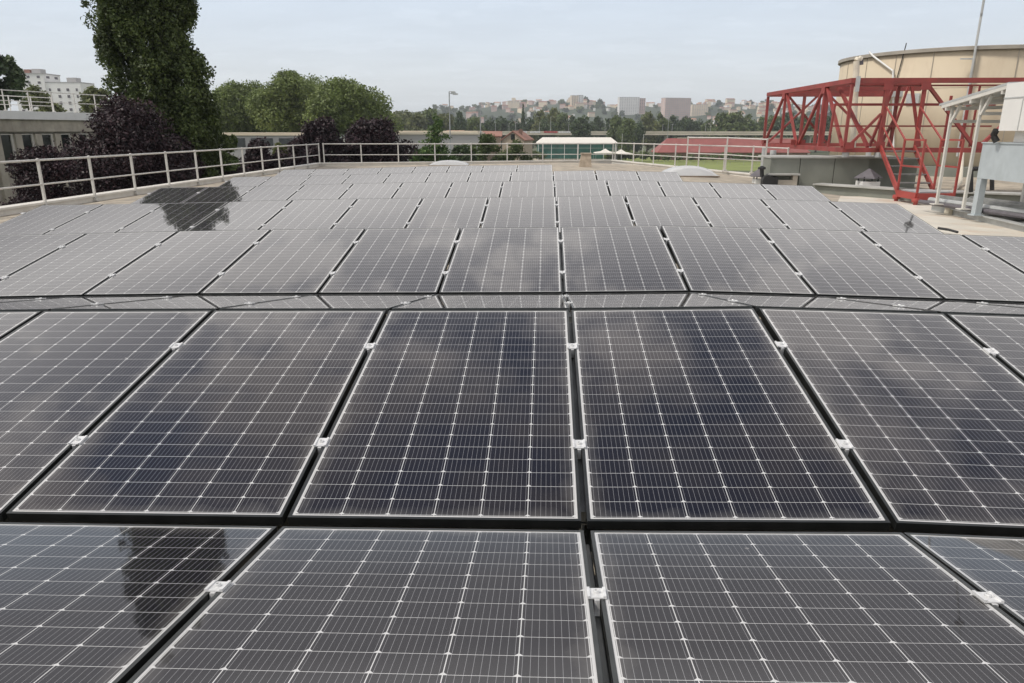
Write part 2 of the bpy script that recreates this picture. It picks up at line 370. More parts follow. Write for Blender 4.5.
# ------------------------------------------------------------------ the roof we stand on
def deck_z(x):
    return float(np.interp(x, [-11,-8.2,0,1,6,8.5,30], [-.33,-.30,-.20,-.19,-.30,-.50,-.50]))
ROOF = [(-10.95,-4),(30,-4),(30,44),(13.2,40),(8.4,31.5),(8.4,27.3),(7.75,28.1),(3.0,36.2),(-10.95,34.0)]
rb = thing('flat_roof_building', 'low flat roofed building carrying the solar panels, with pale parapet edge', 'building', (0,0,GZ))
m = MB()
xs = [-10.95,-8.2,-6,-4,-2,0,1,2,4,6,7.75,8.39,8.4,8.9]
def far_y(x):
    if x <= 3.0: return np.interp(x, [-10.95,3.0], [34.0,36.2])
    if x <= 7.75: return np.interp(x, [3.0,7.75], [36.2,28.1])
    return np.interp(x, [7.75,8.39,8.4,8.9], [28.1,27.3,31.5,32.4])
for a, b in zip(xs[:-1], xs[1:]):
    n = 12
    for k in range(n):
        y0a, y1a = -4+(far_y(a)+4)*k/n, -4+(far_y(a)+4)*(k+1)/n
        y0b, y1b = -4+(far_y(b)+4)*k/n, -4+(far_y(b)+4)*(k+1)/n
        m.add([(a,y0a,deck_z(a)),(b,y0b,deck_z(b)),(b,y1b,deck_z(b)),(a,y1a,deck_z(a))], [(0,1,2,3)])
m.add([(8.9,-4,deck_z(8.9)),(30,-4,-.50),(30,44,-.50),(13.2,40,deck_z(13.2)),(8.9,32.4,deck_z(8.9))], [(0,1,2,3,4)])
m.build('roof_deck', M_['deck'], rb)
m = MB(); m.prism(ROOF, GZ, -.62); m.build('wall', M_['wall'], rb)
def parapet(pts, name='parapet_cap'):
    m = MB()
    for a, b in zip(pts[:-1], pts[1:]):
        A, B = Vector((a[0],a[1],deck_z(a[0])-.10)), Vector((b[0],b[1],deck_z(b[0])-.10))
        m.bar(A, B, .22, .42)
        m.bar(A+Vector((0,0,.235)), B+Vector((0,0,.235)), .30, .045)
    return m.build(name, M_['cap'], rb)
PAR = [(-10.85,-4),(-10.85,33.9),(3.0,36.1),(7.7,28.1),(8.8,26.6)]
parapet(PAR)
# pale waterproofing strip with rust stains on the right
m = MB(); z = -.485
m.add([(5.9,9.0,deck_z(5.9)+.008),(9.3,9.0,z),(9.3,16.5,z),(10.2,20.6,z),(8.0,20.6,deck_z(8)+.008),(6.3,16.5,deck_z(6.3)+.008)], [(0,1,2,3,4,5)])
m.build('pale_flashing', M_['pale'], rb)

# ------------------------------------------------------------------ railings
def railing(name, label, pts, sp, h=.98, base=None):
    root = thing(name, label, 'railing', (pts[0][0], pts[0][1], 0))
    tops, mids = [], []
    first = True
    tr, mr = MB(), MB()
    for a, b in zip(pts[:-1], pts[1:]):
        A, B = Vector(a), Vector(b)
        tr.tube(A+Vector((0,0,h)), B+Vector((0,0,h)), .023, 8)
        mr.tube(A+Vector((0,0,h*.50)), B+Vector((0,0,h*.50)), .018, 8)
        l = (B-A).length; n = max(1, round(l/sp))
        for k in range(0 if first else 1, n+1):
            p = A+(B-A)*(k/n); m = MB()
            m.box(p+Vector((0,0,h/2)), (.047,.047,h)); m.box(p+Vector((0,0,.03)), (.12,.12,.06))
            m.lathe(p+Vector((0,0,h)), [(.036,-.02),(.038,.025),(.012,.04)], 8)
            m.build('post', M_['railp'], root)
        first = False
    tr.build('top_rail', M_['railp'], root); mr.build('mid_rail', M_['railp'], root)
    return root
ZR = -.30
railing('guard_railing', 'off white guard railing along the left edge of the roof, running into the distance', [(-10.72,-2.4,ZR),(-10.72,33.7,ZR)], 1.72)
railing('guard_railing', 'off white guard railing along the far straight edge of the roof', [(-10.55,33.85,ZR),(3.0,35.95,ZR)], 1.62)
railing('guard_railing', 'off white guard railing from the far corner to the green grey plinth', [(3.1,35.85,-.27),(7.55,28.1,-.27),(8.45,26.9,-.30)], 1.62)
railing('guard_railing', 'taller white guard rail frame standing ahead of the red roofed hall', [(5.62,30.9,-.24),(6.80,29.1,-.24),(7.85,27.5,-.28)], 2.2, h=1.26)

# ------------------------------------------------------------------ solar panels
ZN = [-.1778,-.1559,-.134,-.1039,-.0714,-.0469,-.0302,-.0157,0,.0241,.0055,-.0173,-.0468,-.0792,-.1117]
def zn(i):
    if -8 <= i <= 6: return ZN[i+8]
    return ZN[0]-.022*(-8-i) if i < -8 else ZN[-1]-.033*(i-6)
AL, GR, GV, D0, G0, PWID = .1743, .0486, .0603, 2.1754, .0151, 1.02
CA, SA = math.cos(AL), math.sin(AL); PER = 2*PL*CA+GR+GV
def panel_meshes():
    e = .0112; d = .035
    fm = MB()
    fm.box((PW/2, e/2, -d/2), (PW, e, d)); fm.box((PW/2, PL-e/2, -d/2), (PW, e, d))
    fm.box((e/2, PL/2, -d/2), (e, PL-2*e, d)); fm.box((PW-e/2, PL/2, -d/2), (e, PL-2*e, d))
    fm.box((PW/2, .026, -d+.0011), (PW-2*e, .028, .002)); fm.box((PW/2, PL-.026, -d+.0011), (PW-2*e, .028, .002))
    f = bpy.data.meshes.new('frame'); f.from_pydata(fm.v, [], fm.f); f.materials.append(M_['frame'])
    gm = MB(); e -= .0002
    gm.box((PW/2, PL/2, -.0045), (PW-2*e, PL-2*e, .005))
    g = bpy.data.meshes.new('glass'); g.from_pydata(gm.v, [], gm.f); g.materials.append(M_['glass'])
    uvl = g.uv_layers.new(name='UVMap')
    for lp in g.loops:
        c = g.vertices[lp.vertex_index].co; uvl.data[lp.index].uv = (c.x-e, c.y-e)
    cm = MB()                                  # mid clamp: a small bridge over the gap with a bolt
    cm.box((-.010, 0, .0025), (.050, .056, .004)); cm.box((-.031,0,.0065), (.008,.056,.004)); cm.box((.011,0,.0065), (.008,.056,.004))
    cm.box((-.010, -.004, -.022), (.014,.062,.044))
    cm.lathe((-.010, 0, .0045), [(.0085,0),(.0085,.006),(.0075,.008),(.0045,.008),(.0045,.004)], 10)
    c = bpy.data.meshes.new('clamp'); c.from_pydata(cm.v, [], cm.f); c.materials.append(M_['clamp'])
    dm = MB(); dm.add([(0,PL+.004,-.004),(PW,PL+.004,-.004),(PW,PL+.24,-.50),(0,PL+.24,-.50),(0,PL+.006,-.006),(PW,PL+.006,-.006),(PW,PL+.242,-.502),(0,PL+.242,-.502)], [(0,1,2,3),(7,6,5,4)])  # unseen plate, added only to keep light off the deck below the gaps
    q = bpy.data.meshes.new('gap_shade_plate'); q.from_pydata(dm.v, [], dm.f); q.materials.append(M_['plinth'])
    return f, g, c, q
FM, GM, CM, SP = panel_meshes()
ORD = ['first','second','third','fourth','fifth','sixth','seventh','eighth','ninth','tenth']
ROWN = {  # (row, side): words
 (1,'a'): 'nearest row, cut by picture bottom',
 (2,'t'): 'second row from the camera',
 (2,'a'): 'thin pale back slope strip',
 (3,'t'): 'row right behind the thin strip',
 (4,'t'): 'second row behind the thin strip',
 (5,'t'): 'third row behind the thin strip',
 (6,'t'): 'fourth row behind the thin strip',
 (7,'t'): 'farthest row before the railing'}
def add_panel(row, side, i):
    """panel between column lines i and i+1"""
    x0 = i*PWID + (G0 if i >= 0 else -G0) + .01
    za, zb = zn(i), zn(i+1)
    ex = Vector((PWID, 0, zb-za)).normalized()
    y0 = D0+(row-2)*PER
    if side == 't': yy, zl, sl_ = y0, 0, SA
    else:
        if row == 1: yy = D0-GV-PL*CA
        else: yy = y0+PL*CA+GR
        zl, sl_ = PL*SA, -SA
    ey = Vector((0, CA, sl_)); ey = (ey-ex*ey.dot(ex)).normalized(); ez = ex.cross(ey)
    side_w = 'left' if i < 0 else 'right'; k = (-i-1) if i < 0 else i
    lab = 'solar panel, %s, %s %s of the central seam' % (ROWN[(row,side)], ORD[k], side_w)
    root = thing('solar_panel', lab, 'solar panel', (x0, yy, zl+za+.0), 'solar panels laid in tilted rows on the roof')
    Mx = Matrix((ex, ey, ez)).transposed().to_4x4(); Mx.translation = Vector((x0, yy, zl+za+(PWID*.0)))
    if i in (-1, 0):                                   # the two columns beside the seam are a touch wider
        wd = 1.0211 if i == -1 else 1.0091
        Mx = Mx @ Matrix.Diagonal((wd, 1, 1, 1))
        if i == 0: Mx.translation = Vector((.016, yy, zl+za))
    root.matrix_world = Mx
    for nm, me in (('frame', FM), ('glass', GM)):
        o = bpy.data.objects.new(nm, me); COL.objects.link(o); o.parent = root
    for vv in (.255*PL, .742*PL):
        o = bpy.data.objects.new('clamp', CM); COL.objects.link(o); o.parent = root; o.location = (0, vv, 0)
    if row > 2:
        o = bpy.data.objects.new('gap_shade_plate', SP); COL.objects.link(o); o.parent = root  # added behind the ridge so the gaps between panels stay dark
    return root
COLS = {(1,'a'): (-3,3), (2,'t'): (-4,4), (2,'a'): (-6,6), (3,'t'): (-8,7), (4,'t'): (-8,5), (5,'t'): (-8,5), (6,'t'): (-8,3), (7,'t'): (-8,0)}
for (row, side), (a, b) in COLS.items():
    for i in range(a, b): add_panel(row, side, i)
# the carrier rails that show in the wide central gap
for k, (row, side, lab) in enumerate([(1,'a','grey mounting rail in the central gap between the nearest two panels'), (2,'t','grey mounting rail in the central gap of the second row'), (2,'a','grey mounting rail in the central gap of the thin strip'), (3,'t','grey mounting rail in the central gap right behind the thin strip'), (4,'t','grey mounting rail in the central gap, second row behind the thin strip'), (5,'t','grey mounting rail in the central gap, third row behind the thin strip'), (6,'t','grey mounting rail in the central gap, fourth row behind the thin strip')]):
    y0 = D0+(row-2)*PER
    if side == 't': A, B = Vector((0,y0+.12,.12*SA)), Vector((0,y0+PL*CA-.04,PL*SA-.01))
    elif row == 1: A, B = Vector((0,D0-GV-PL*CA,PL*SA)), Vector((0,D0-GV-.02,.01))
    else: A, B = Vector((0,y0+PL*CA+GR,PL*SA)), Vector((0,y0+2*PL*CA+GR-.02,.01))
    A.x = B.x = .006; m = MB(); dn = Vector((0,0,-.075))
    m.bar(A+dn, B+dn, .026, .045); m.bar(A+dn+Vector((0,0,-.03)), B+dn+Vector((0,0,-.03)), .05, .006)
    root = thing('mounting_rail', lab, 'rail', A)
    m.build('rail_profile', M_['rail'], root)
    for P_ in (A, B):
        f = MB(); f.tube(P_+dn+Vector((0,(.05 if P_ is A else -.05),-.03)), Vector((P_.x, P_.y+(.05 if P_ is A else -.05), deck_z(0)+.02)), .012, 6)
        f.box((P_.x, P_.y+(.05 if P_ is A else -.05), deck_z(0)+.012), (.16,.16,.02))
        f.build('foot', M_['alu'], root)
# ------------------------------------------------------------------ things standing on the roof
def skylight(name, label, c, w_, l_, zb, hc, hd):
    root = thing(name, label, 'skylight', (c[0], c[1], zb))
    m = MB(); m.box((c[0],c[1],zb+hc/2), (w_-.08,l_-.08,hc)); m.box((c[0],c[1],zb+hc+.012), (w_+.03,l_+.03,.03)); m.build('curb', [M_['curb']], root)
    n = 14; vsx = []; fs = []
    for j in range(n+1):
        for i in range(n+1):
            u, v = i/n*2-1, j/n*2-1
            z = hd*(max(0, 1-abs(u)**2.4)**.7)*(max(0, 1-abs(v)**2.4)**.7)
            vsx.append((c[0]+u*w_/2, c[1]+v*l_/2, zb+hc+.03+z))
    fs = [(j*(n+1)+i, j*(n+1)+i+1, (j+1)*(n+1)+i+1, (j+1)*(n+1)+i) for j in range(n) for i in range(n)]
    d = MB(); d.add(vsx, fs); d.build('dome', M_['dome'], root, smooth=True)
    return root
skylight('skylight', 'large white domed skylight with brown curb near the right end of the panels', (4.95,26.9), 1.85, 1.9, -.42, .16, .30)
skylight('skylight', 'small white domed skylight beyond the farthest panels, in front of the railing', (-4.70,34.0), 1.8, 1.2, -.40, .13, .20)
# tapered masonry vent
p = gnd(585,168,-.25)
t = thing('roof_vent', 'small tapered beige masonry vent standing by the far parapet', 'vent', (p.x,p.y,-.25))
m = MB(); a, b, h = .27, .20, .58
P = [(p.x+i*a, p.y+j*a, -.25) for i, j in ((-1,-1),(1,-1),(1,1),(-1,1))]+[(p.x+i*b+.03, p.y+j*b, -.25+h) for i, j in ((-1,-1),(1,-1),(1,1),(-1,1))]
m.add(P, [(3,2,1,0),(4,5,6,7),(0,1,5,4),(1,2,6,5),(2,3,7,6),(3,0,4,7)]); m.build('shaft', M_['stone'], t)
m = MB(); m.box((p.x+.03,p.y,-.25+h+.02), (.46,.46,.05)); m.build('cap', M_['stone'], t)
def cowl(label, c, zb, r, hb, hc, legs=True):
    t = thing('vent_cowl', label, 'vent cowl', (c[0],c[1],zb))
    m = MB(); m.box((c[0],c[1],zb+hb/2), (r*1.25,r*1.25,hb)); m.build('base', M_['white'], t)
    z = zb+hb+.10
    m = MB(); m.lathe((c[0],c[1],z), [(r*1.05,-.02),(r*1.05,0),(r*.5,hc*.56),(.03,hc)], 4 if legs else 24); m.build('hood', M_['slate'], t)
    for i, j in ((-1,-1),(1,-1),(1,1),(-1,1)):
        m = MB(); m.bar((c[0]+i*r*.5,c[1]+j*r*.5,zb+hb-.02), (c[0]+i*r*.5,c[1]+j*r*.5,z+.03), .03, .03); m.build('leg', M_['dark'], t)
c = at(867,188,21.6); cowl('grey hooded vent cowl on a white base in front of the green grey plinth', (c.x,c.y), c.z, .40, .20, .26)
c = at(760,184,23.6); cowl('grey conical vent cowl at the left foot of the plinth, beside black fans', (c.x,c.y), c.z, .33, .16, .28, False)
# black fan unit beside the cowl
c = at(769,184.5,22.6)
t = thing('fan_unit', 'small black extract fan unit with round ends beside the conical cowl', 'fan', (c.x,c.y,-.40))
m = MB(); m.box((c.x,c.y,-.20), (.42,.36,.24)); m.build('housing', M_['dark'], t)
m = MB(); m.tube((c.x-.12,c.y-.32,-.18),(c.x-.12,c.y-.10,-.18), .17, 16); m.build('inlet', M_['dark'], t)
m = MB(); m.tube((c.x-.25,c.y-.05,-.08),(c.x-.28,c.y-.05,.17), .06, 10); m.lathe((c.x-.28,c.y-.05,.15), [(.12,0),(.12,.05),(.03,.1)], 12); m.build('spout', M_['dark'], t)
m = MB(); m.box((c.x,c.y,-.36), (.5,.42,.08)); m.build('base', M_['galv'], t)
# plinth under the steelwork
PX0, PX1, PY0, PY1, PZ = 6.72, 10.35, 23.05, 26.2, .52
t = thing('plinth', 'long green grey sheet clad plinth under the red steel frame', 'plinth', (PX0,PY0,-.42))
def plz(x): return PZ+(x-PX0)*-.008
m = MB()
for a, b in ((PX0,7.62),(7.63,8.66),(8.67,9.70)):
    m.box(((a+b)/2,PY0+.4,.02), (b-a-.012,.8,.92))
m.box((8.75,24.9,.02), (1.9,2.2,.92)); m.build('cladding', M_['plinth'], t)
m = MB(); m.box((10.6,PY0+1.2,.0), (1.7,1.2,.9)); m.build('recess_wall', M_['plinth'], t)
m = MB(); m.box((8.75,PY0+.65,.50), (4.1,1.4,.05)); m.box((7.1,PY0-.12,.0), (.95,.30,.05)); m.build('coping', M_['ledge'], t)
m = MB(); m.box((7.05,PY0-.1,-.28), (.7,.22,.22)); m.box((7.45,PY0-.1,-.22), (.14,.24,.38)); m.build('footing', M_['concrete'], t)
# low ledge on the right of the panels
t = thing('low_kerb_wall', 'low grey sheet clad kerb wall running below the red stair', 'kerb wall', (7.8,21.5,-.42))
A, B, Cc = Vector((7.75,21.75,0)), Vector((9.75,19.3,0)), Vector((12.6,18.0,0))
m = MB(); m.bar(A+Vector((0,0,-.37)),B+Vector((0,0,-.37)), .30, .28); m.bar(B+Vector((0,0,-.37)),Cc+Vector((0,0,-.37)), .30, .28); m.build('cladding', M_['plinth'], t)
m = MB(); m.bar(A+Vector((0,0,-.205)),B+Vector((0,0,-.205)), .50, .04); m.bar(B+Vector((0,0,-.202)),Cc+Vector((0,0,-.202)), .50, .04); m.build('coping', M_['ledge'], t)

# ------------------------------------------------------------------ tank
TC, TR = Vector((17.75, 35.0, 0)), 4.95
tc_ = at(954,100,34.4); TC = Vector((tc_.x, tc_.y, 0)); TZ0, TZ1 = -.50, 4.42
t = thing('storage_tank', 'huge round beige tank with panel seams behind the red steel frame', 'tank', (TC.x,TC.y,TZ0))
m = MB(); m.lathe((TC.x,TC.y,0), [(TR,TZ0),(TR,TZ1-.02)], 96); o = m.build('shell', M_['tank'], t, smooth=True)
m = MB(); m.lathe((TC.x,TC.y,0), [(TR+.02,TZ1-.10),(TR+.11,TZ1-.10),(TR+.11,TZ1+.03),(TR-.1,TZ1+.06),(TR-.14,TZ1)], 96, cap=False); m.build('rim', M_['tankrim'], t)
m = MB(); m.lathe((TC.x,TC.y,0), [(TR-.05,TZ1-.05),(TR*.6,TZ1-.02),(.1,TZ1)], 64); m.build('cover', M_['ledge'], t)
m = MB(); m.lathe((TC.x,TC.y,0), [(TR+.35,TZ0),(TR+.35,-.12),(TR+.02,-.10)], 96, cap=False); m.build('base_ring', M_['plinth'], t)
def tpt(a, z, r=TR+.006): return Vector((TC.x+r*math.cos(a), TC.y+r*math.sin(a), z))
a0 = math.atan2(-TC.y, -TC.x+CX)          # direction to the camera
for z in (1.35, 2.95):
    m = MB(); m.lathe((TC.x,TC.y,0), [(TR,z-.012),(TR+.008,z-.012),(TR+.008,z+.012),(TR,z+.012)], 96, cap=False); m.build('hoop_joint', M_['tank'], t)
for k in range(-4, 5):
    a = a0 + k*.293 + .10
    m = MB(); m.bar(tpt(a,TZ0), tpt(a,TZ1-.1), .022, .022, up=(math.cos(a),math.sin(a),0)); m.build('seam', M_['tankrim'], t)
m = MB()
for k in range(-5, 6):
    for dz in (1.55, 1.62):
        a = a0 + k*.16+.03; q = tpt(a, dz)
        m.tube(q, q+Vector((math.cos(a),math.sin(a),0))*.03, .045, 8)
    break
a = a0-.30; m.box(tpt(a,2.55), (.5,.12,.42), (Vector((-math.sin(a),math.cos(a),0)),Vector((math.cos(a),math.sin(a),0)),Vector((0,0,1)))); m.build('inspection_plate', M_['galv'], t)
# ivory pipes on the tank
def at_tank(px, py, off=.12):
    d = ray(px, py); o = CAM
    ax, ay = d.x, d.y; bx, by = o.x-TC.x, o.y-TC.y; R = TR+off
    A_, B_, C_ = ax*ax+ay*ay, 2*(ax*bx+ay*by), bx*bx+by*by-R*R
    s = (-B_-math.sqrt(max(0,B_*B_-4*A_*C_)))/(2*A_); return o+d*s
t2 = thing('drain_pipe', 'white bent pipe running down from the rim of the beige tank', 'pipe', at_tank(871,54))
m = MB(); m.path([at_tank(869.5,52,.1), at_tank(873,56,.14), at_tank(893,71,.14), at_tank(893.5,152,.14)], .038, 10); m.build('pipe', M_['white'], t2)
m = MB(); m.box(at_tank(893.5,110,.07), (.24,.10,.05)); m.build('bracket', M_['galv'], t2)
q = at(855,70,24.5)
t2 = thing('vent_pipe', 'ivory vent pipe with hooked head beside the tank and red frame', 'pipe', at(855,150,24.5))
m = MB(); m.path([at(852.5,150,24.5), at(856.5,66,24.5), at(856.5,61,24.5), at(858.5,58.5,24.5), at(861,60,24.5)], .095, 12); m.build('pipe', M_['ivory'], t2)
m = MB(); m.tube(at(860.5,59.5,24.5), at(860.5,65,24.5), .085, 10); m.build('mouth', M_['slate'], t2)
t2 = thing('condensate_pipe', 'ivory pipe with angled foot at the base of the tank', 'pipe', at(956,186,24))
m = MB(); m.path([at(962,150,26), at(960,182,24.5), at(953,191,22.0)], .075, 10); m.build('pipe', M_['ivory'], t2)
# mast on the tank
b0 = at_tank(973,104,.16)
t2 = thing('lightning_mast', 'thin grey lightning mast clamped to the beige tank', 'mast', at_tank(968,150,.16))
top = at_tank(966,104,.16); top = Vector((top.x, top.y, 9.7))
m = MB(); m.tube((top.x,top.y,.3), (top.x,top.y,5.6), .045, 8); m.tube((top.x,top.y,5.5), top, .045, 8); m.build('pole', M_['galv'], t2)
m = MB(); m.lathe(top, [(.05,-.12),(.19,-.02),(.20,.08),(.05,.18),(.012,.7)], 10); m.build('rod_tip', M_['galv'], t2)
for z in (2.4, 4.0):
    m = MB(); m.bar((top.x,top.y,z), (top.x+.05,top.y+.2,z), .05, .05); m.box((top.x-.25,top.y+.02,z-.02), (.5,.05,.05)); m.build('bracket', M_['galv'], t2)
m = MB(); m.path([at_tank(906.5,43,.05), at_tank(897,78,.05)], .02, 6); o = m.build('antenna_cable', M_['dark']); tag(o, 'dark cable hanging over the tank rim above the box', 'cable')

# ------------------------------------------------------------------ red steel frame around the tank
X0, YN, YF, ZB, ZT = 8.66, 22.45, 30.75, .76, 2.76
t = thing('truss_walkway', 'red oxide painted steel truss walkway wrapped around the beige tank', 'truss', (X0,YN,ZB))
R = M_['red']
def bm_(name, p, q, w_=.12, h_=.12, mt=R):
    k = .70 if name in ('post','brace') else .85 if 'chord' in name else 1
    m = MB(); m.bar(p, q, w_*k, h_*k); return m.build(name, mt, t)
XR = 17.5
zb, zt = ZB, ZT
def nx(px, D=22.0): return at(px,110,D).x
# near face
bm_('top_chord', (X0-.07,YN,zt-.08), (XR,YN,zt-.08), .16, .16); bm_('bottom_chord', (X0-.07,YN,zb-.02), (XR,YN,zb-.02), .14, .16)
bm_('top_plate', (X0,YN+.30,zt-.20), (XR,YN+.30,zt-.20), .34, .03)
# left face
bm_('top_chord', (X0,YN+.06,zt-.08), (X0,YF,zt-.08), .16, .16); bm_('bottom_chord', (X0,YN+.06,zb-.02), (X0,YF,zb-.02), .14, .16)
# far face
XF = 13.2
bm_('top_chord', (X0+.07,YF,zt-.08), (XF,YF,zt-.08), .16, .20); bm_('bottom_chord', (X0+.07,YF,zb-.02), (XF,YF,zb-.02), .14, .16)
bm_('cross_beam', (X0+.07,26.2,zt-.10), (12.4,26.2,zt-.10), .14, .16)
a, b = zb+.055, zt-.155
def xa(px): # X on the near face under pixel column px
    d = ray(px, 112); s = (YN-CAM.y)/d.y; return CAM.x+d.x*s
def yl(px):
    d = ray(px, 112); s = (X0-CAM.x)/d.x; return CAM.y+d.y*s
def xf(px):
    d = ray(px, 112); s = (YF-CAM.y)/d.y; return CAM.x+d.x*s
x1, x2, x2b, x3, x4 = xa(850), xa(884), xa(903), xa(921), xa(981)
bm_('post', (X0,YN,a), (X0,YN,b), .11, .11)
bm_('post', (x2,YN,a), (x2,YN,b), .20, .16); bm_('post', (x2+.23,YN+.5,a), (x2+.23,YN+.5,b), .12, .12)
bm_('post', (x2b,YN+.5,a), (x2b,YN+.5,b), .12, .12); bm_('post', (x3,YN,a), (x3,YN,b), .15, .12)
bm_('brace', (X0+.1,YN,a+.02), (x2-.08,YN,zb+1.0), .10, .10)
bm_('brace', (x3+.05,YN,b-.02), (x4,YN,a), .15, .12); bm_('brace', (x4+.1,YN,a), (x4+1.75,YN,b), .15, .12)
x5 = x4+1.75
bm_('post', (x5+.1,YN,a), (x5+.1,YN,b), .15, .12)
bm_('brace', (x5+.2,YN,b), (x5+1.9,YN,a), .15, .12)
bm_('brace', (x2+.23,YN+.5,a), (x2b+.02,YN+.5,zb+.9), .10, .10)
bm_('brace', (xa(889),YN+1.0,a), (xa(906),YN+1.0,b), .12, .10); bm_('brace', (xa(942),YN+1.0,a), (xa(924),YN+1.0,b), .12, .10)
bm_('post', (xa(967),YN+1.0,a), (xa(967),YN+1.0,b-.3), .09, .09); bm_('brace', (xa(908),YN+1.0,a), (xa(921),YN+1.0,b), .10, .08)
bm_('post', (xa(984),YN+.9,a), (xa(984),YN+.9,b), .10, .10); bm_('post', (xa(993),YN+.9,a), (xa(993),YN+.9,b), .07, .07)
# left face posts and braces
ys = [yl(767.5), yl(784), yl(823)]
bm_('post', (X0,YF,a), (X0,YF,b), .13, .13)
y1_, y2_ = yl(784), yl(823)
bm_('post', (X0,y1_,a), (X0,y1_,b), .12, .12); bm_('post', (X0,y2_,a), (X0,y2_,b), .16, .14)
n1_, n2_ = yl(801), YN+.15
for p, q in (((X0,y1_+.12,b),(X0,YF-.15,a)), ((X0,y1_-.12,b),(X0,n1_+.1,a)), ((X0,y2_+.12,b),(X0,n1_-.1,a)), ((X0,y2_-.12,b),(X0,n2_,a))): bm_('brace', p, q, .12, .12)
bm_('brace', (X0+.5,y2_+.2,b), (x2-.1,YN+.55,a), .15, .10)
bm_('gusset', (X0+.01,n1_,zb+.05), (X0+.01,n1_,zb+.22), .05, .5)
# far face
fx = [xf(803), xf(818)]
bm_('post', (fx[0],YF,a), (fx[0],YF,b), .16, .14); bm_('post', (fx[1],YF,a), (fx[1],YF,b), .16, .14)
bm_('brace', (X0+.15,YF,a), (fx[1]-.1,YF,b), .15, .10); bm_('brace', (xf(789),YF+.18,b), (xf(832),YF+.18,a), .15, .10)
bm_('post', (xf(826),YF,a), (xf(826),YF,b), .14, .12)
bm_('brace', (xf(826)+.1,YF,b), (XF-.05,YF,a), .15, .10)
# node plates
for (x, z) in ((X0+.12,zb+.10),(x2,zt-.24),(x2,zb+.12),(x3,zt-.24),(x4+.04,zb+.12),(x5,zt-.24)):
    m = MB(); m.box((x,YN-.075,z), (.26,.014,.20)); m.build('gusset', R, t)
for (y, z) in ((y1_,zt-.24),(y2_,zt-.24),(n1_,zb+.12),(YF-.1,zb+.12)):
    m = MB(); m.box((X0-.075,y,z), (.014,.30,.20)); m.build('gusset', R, t)
for y in (y2_, y1_):
    bm_('cross_tie', (X0+.06,y,zt-.08), (12.2 if y > 27 else 11.6,y,zt-.08), .10, .10)
# inner guard rails of the walkway
for z, w_ in ((2.03,.07), (1.42,.045)):
    bm_('guard_rail', (xa(838),YN+.3,z), (xa(1000),YN+.3,z), w_, w_)
bm_('guard_post', (xa(836),YN+.3,zb+.06), (xa(838),YN+.3,2.06), .06, .06)
bm_('walkway_deck', (X0+.08,YN+.55,zb+.0), (XR,YN+.55,zb+.0), .8, .05, M_['galv'])
# feet carrying the frame
for (x, y) in ((xa(800),YN+2.2), (X0+.1,YN+.1), (x2,YN), (X0,YF-.2), (x5,YN), (XF-.3,YF)):
    zz_ = .53 if (x < 10.3 and y < 25.0) else -.50
    m = MB(); m.tube((x,y,zz_), (x,y,zb-.09), .10, 10); m.build('foot', M_['galv'], t)
# bracket lamp box on the corner
m = MB(); m.box((X0+.10,YN-.11,zt-.18), (.10,.08,.42)); m.build('bracket', M_['galv'], t)
# junction box on tank side (hung on frame)
q = at_tank(898,88,.06)
o = MB().box(q, (1.15,.25,.7)).build('control_box', M_['galv']); tag(o, 'grey control box fixed on the tank behind the top red chord', 'box')

# ------------------------------------------------------------------ red stair
t = thing('steel_stair', 'red steel stair with grey treads leading down from the red frame', 'stair', (x2,18.6,-.42))
R2 = M_['red2']
def sb(name, p, q, w_=.05, h_=.05, mt=R2): m = MB(); m.bar(p, q, w_, h_); return m.build(name, mt, t)
TL, TRt = at(880.5,147.5,21.9), at(914,147.5,21.9)          # tops of the two stringers
BL, BR = at(898,187,18.9), at(934,187,18.9)               # their feet at the landing
NL, NR = at(917.5,190,17.9), at(955,190,17.9)             # near corners of the landing
zT, zB, ZH = TL.z-.02, -.21, 1.07
for v in (BL, BR, NL, NR): v.z = zB
def up(v, z): return Vector((v.x, v.y, z))
for p, q in ((TL, BL), (TRt, BR)):
    sb('stringer', p, q, .05, .15)
    hT = up(p, p.z+1.14); hB = up(q, ZH)
    sb('handrail', hT, hB, .036, .036); sb('handrail', p.lerp(hT,.5), q.lerp(hB,.5), .03, .03)
    sb('rail_post', up(p,p.z-.05), hT, .04, .04); sb('rail_post', q, hB, .045, .045)
for k in range(5):
    f = (k+.6)/5.4; p, q = TL.lerp(BL, f), TRt.lerp(BR, f); sb('tread', up(p,p.z+.02)+Vector((.04,0,0)), up(q,p.z+.02)-Vector((.04,0,0)), .26, .03, M_['rail'])
for p, q in ((BL,NL),(BR,NR),(NL,NR),(BL,BR)): sb('landing_beam', p+Vector((0,0,-.06)), q+Vector((0,0,-.06)), .07, .16)
sb('landing_grate', BL.lerp(NL,.5)+Vector((.08,0,.03)), BR.lerp(NR,.5)+Vector((-.08,0,.03)), .85, .03, M_['galv'])
for p, q in ((BL,NL),(BR,NR)):
    for z in (.5, 1.0): sb('handrail', up(p, zB+(ZH-zB)*z), up(q, zB+(ZH-zB)*z), .04, .04)
    sb('rail_post', up(q, zB), up(q, ZH+.02), .045, .045)
for v in (NL, NR, BL):
    m = MB(); m.tube(up(v,-.50), up(v,zB-.12), .05, 10); m.lathe(up(v,-.36), [(.09,-.05),(.10,0),(.09,.05)], 10); m.build('foot', R2, t)

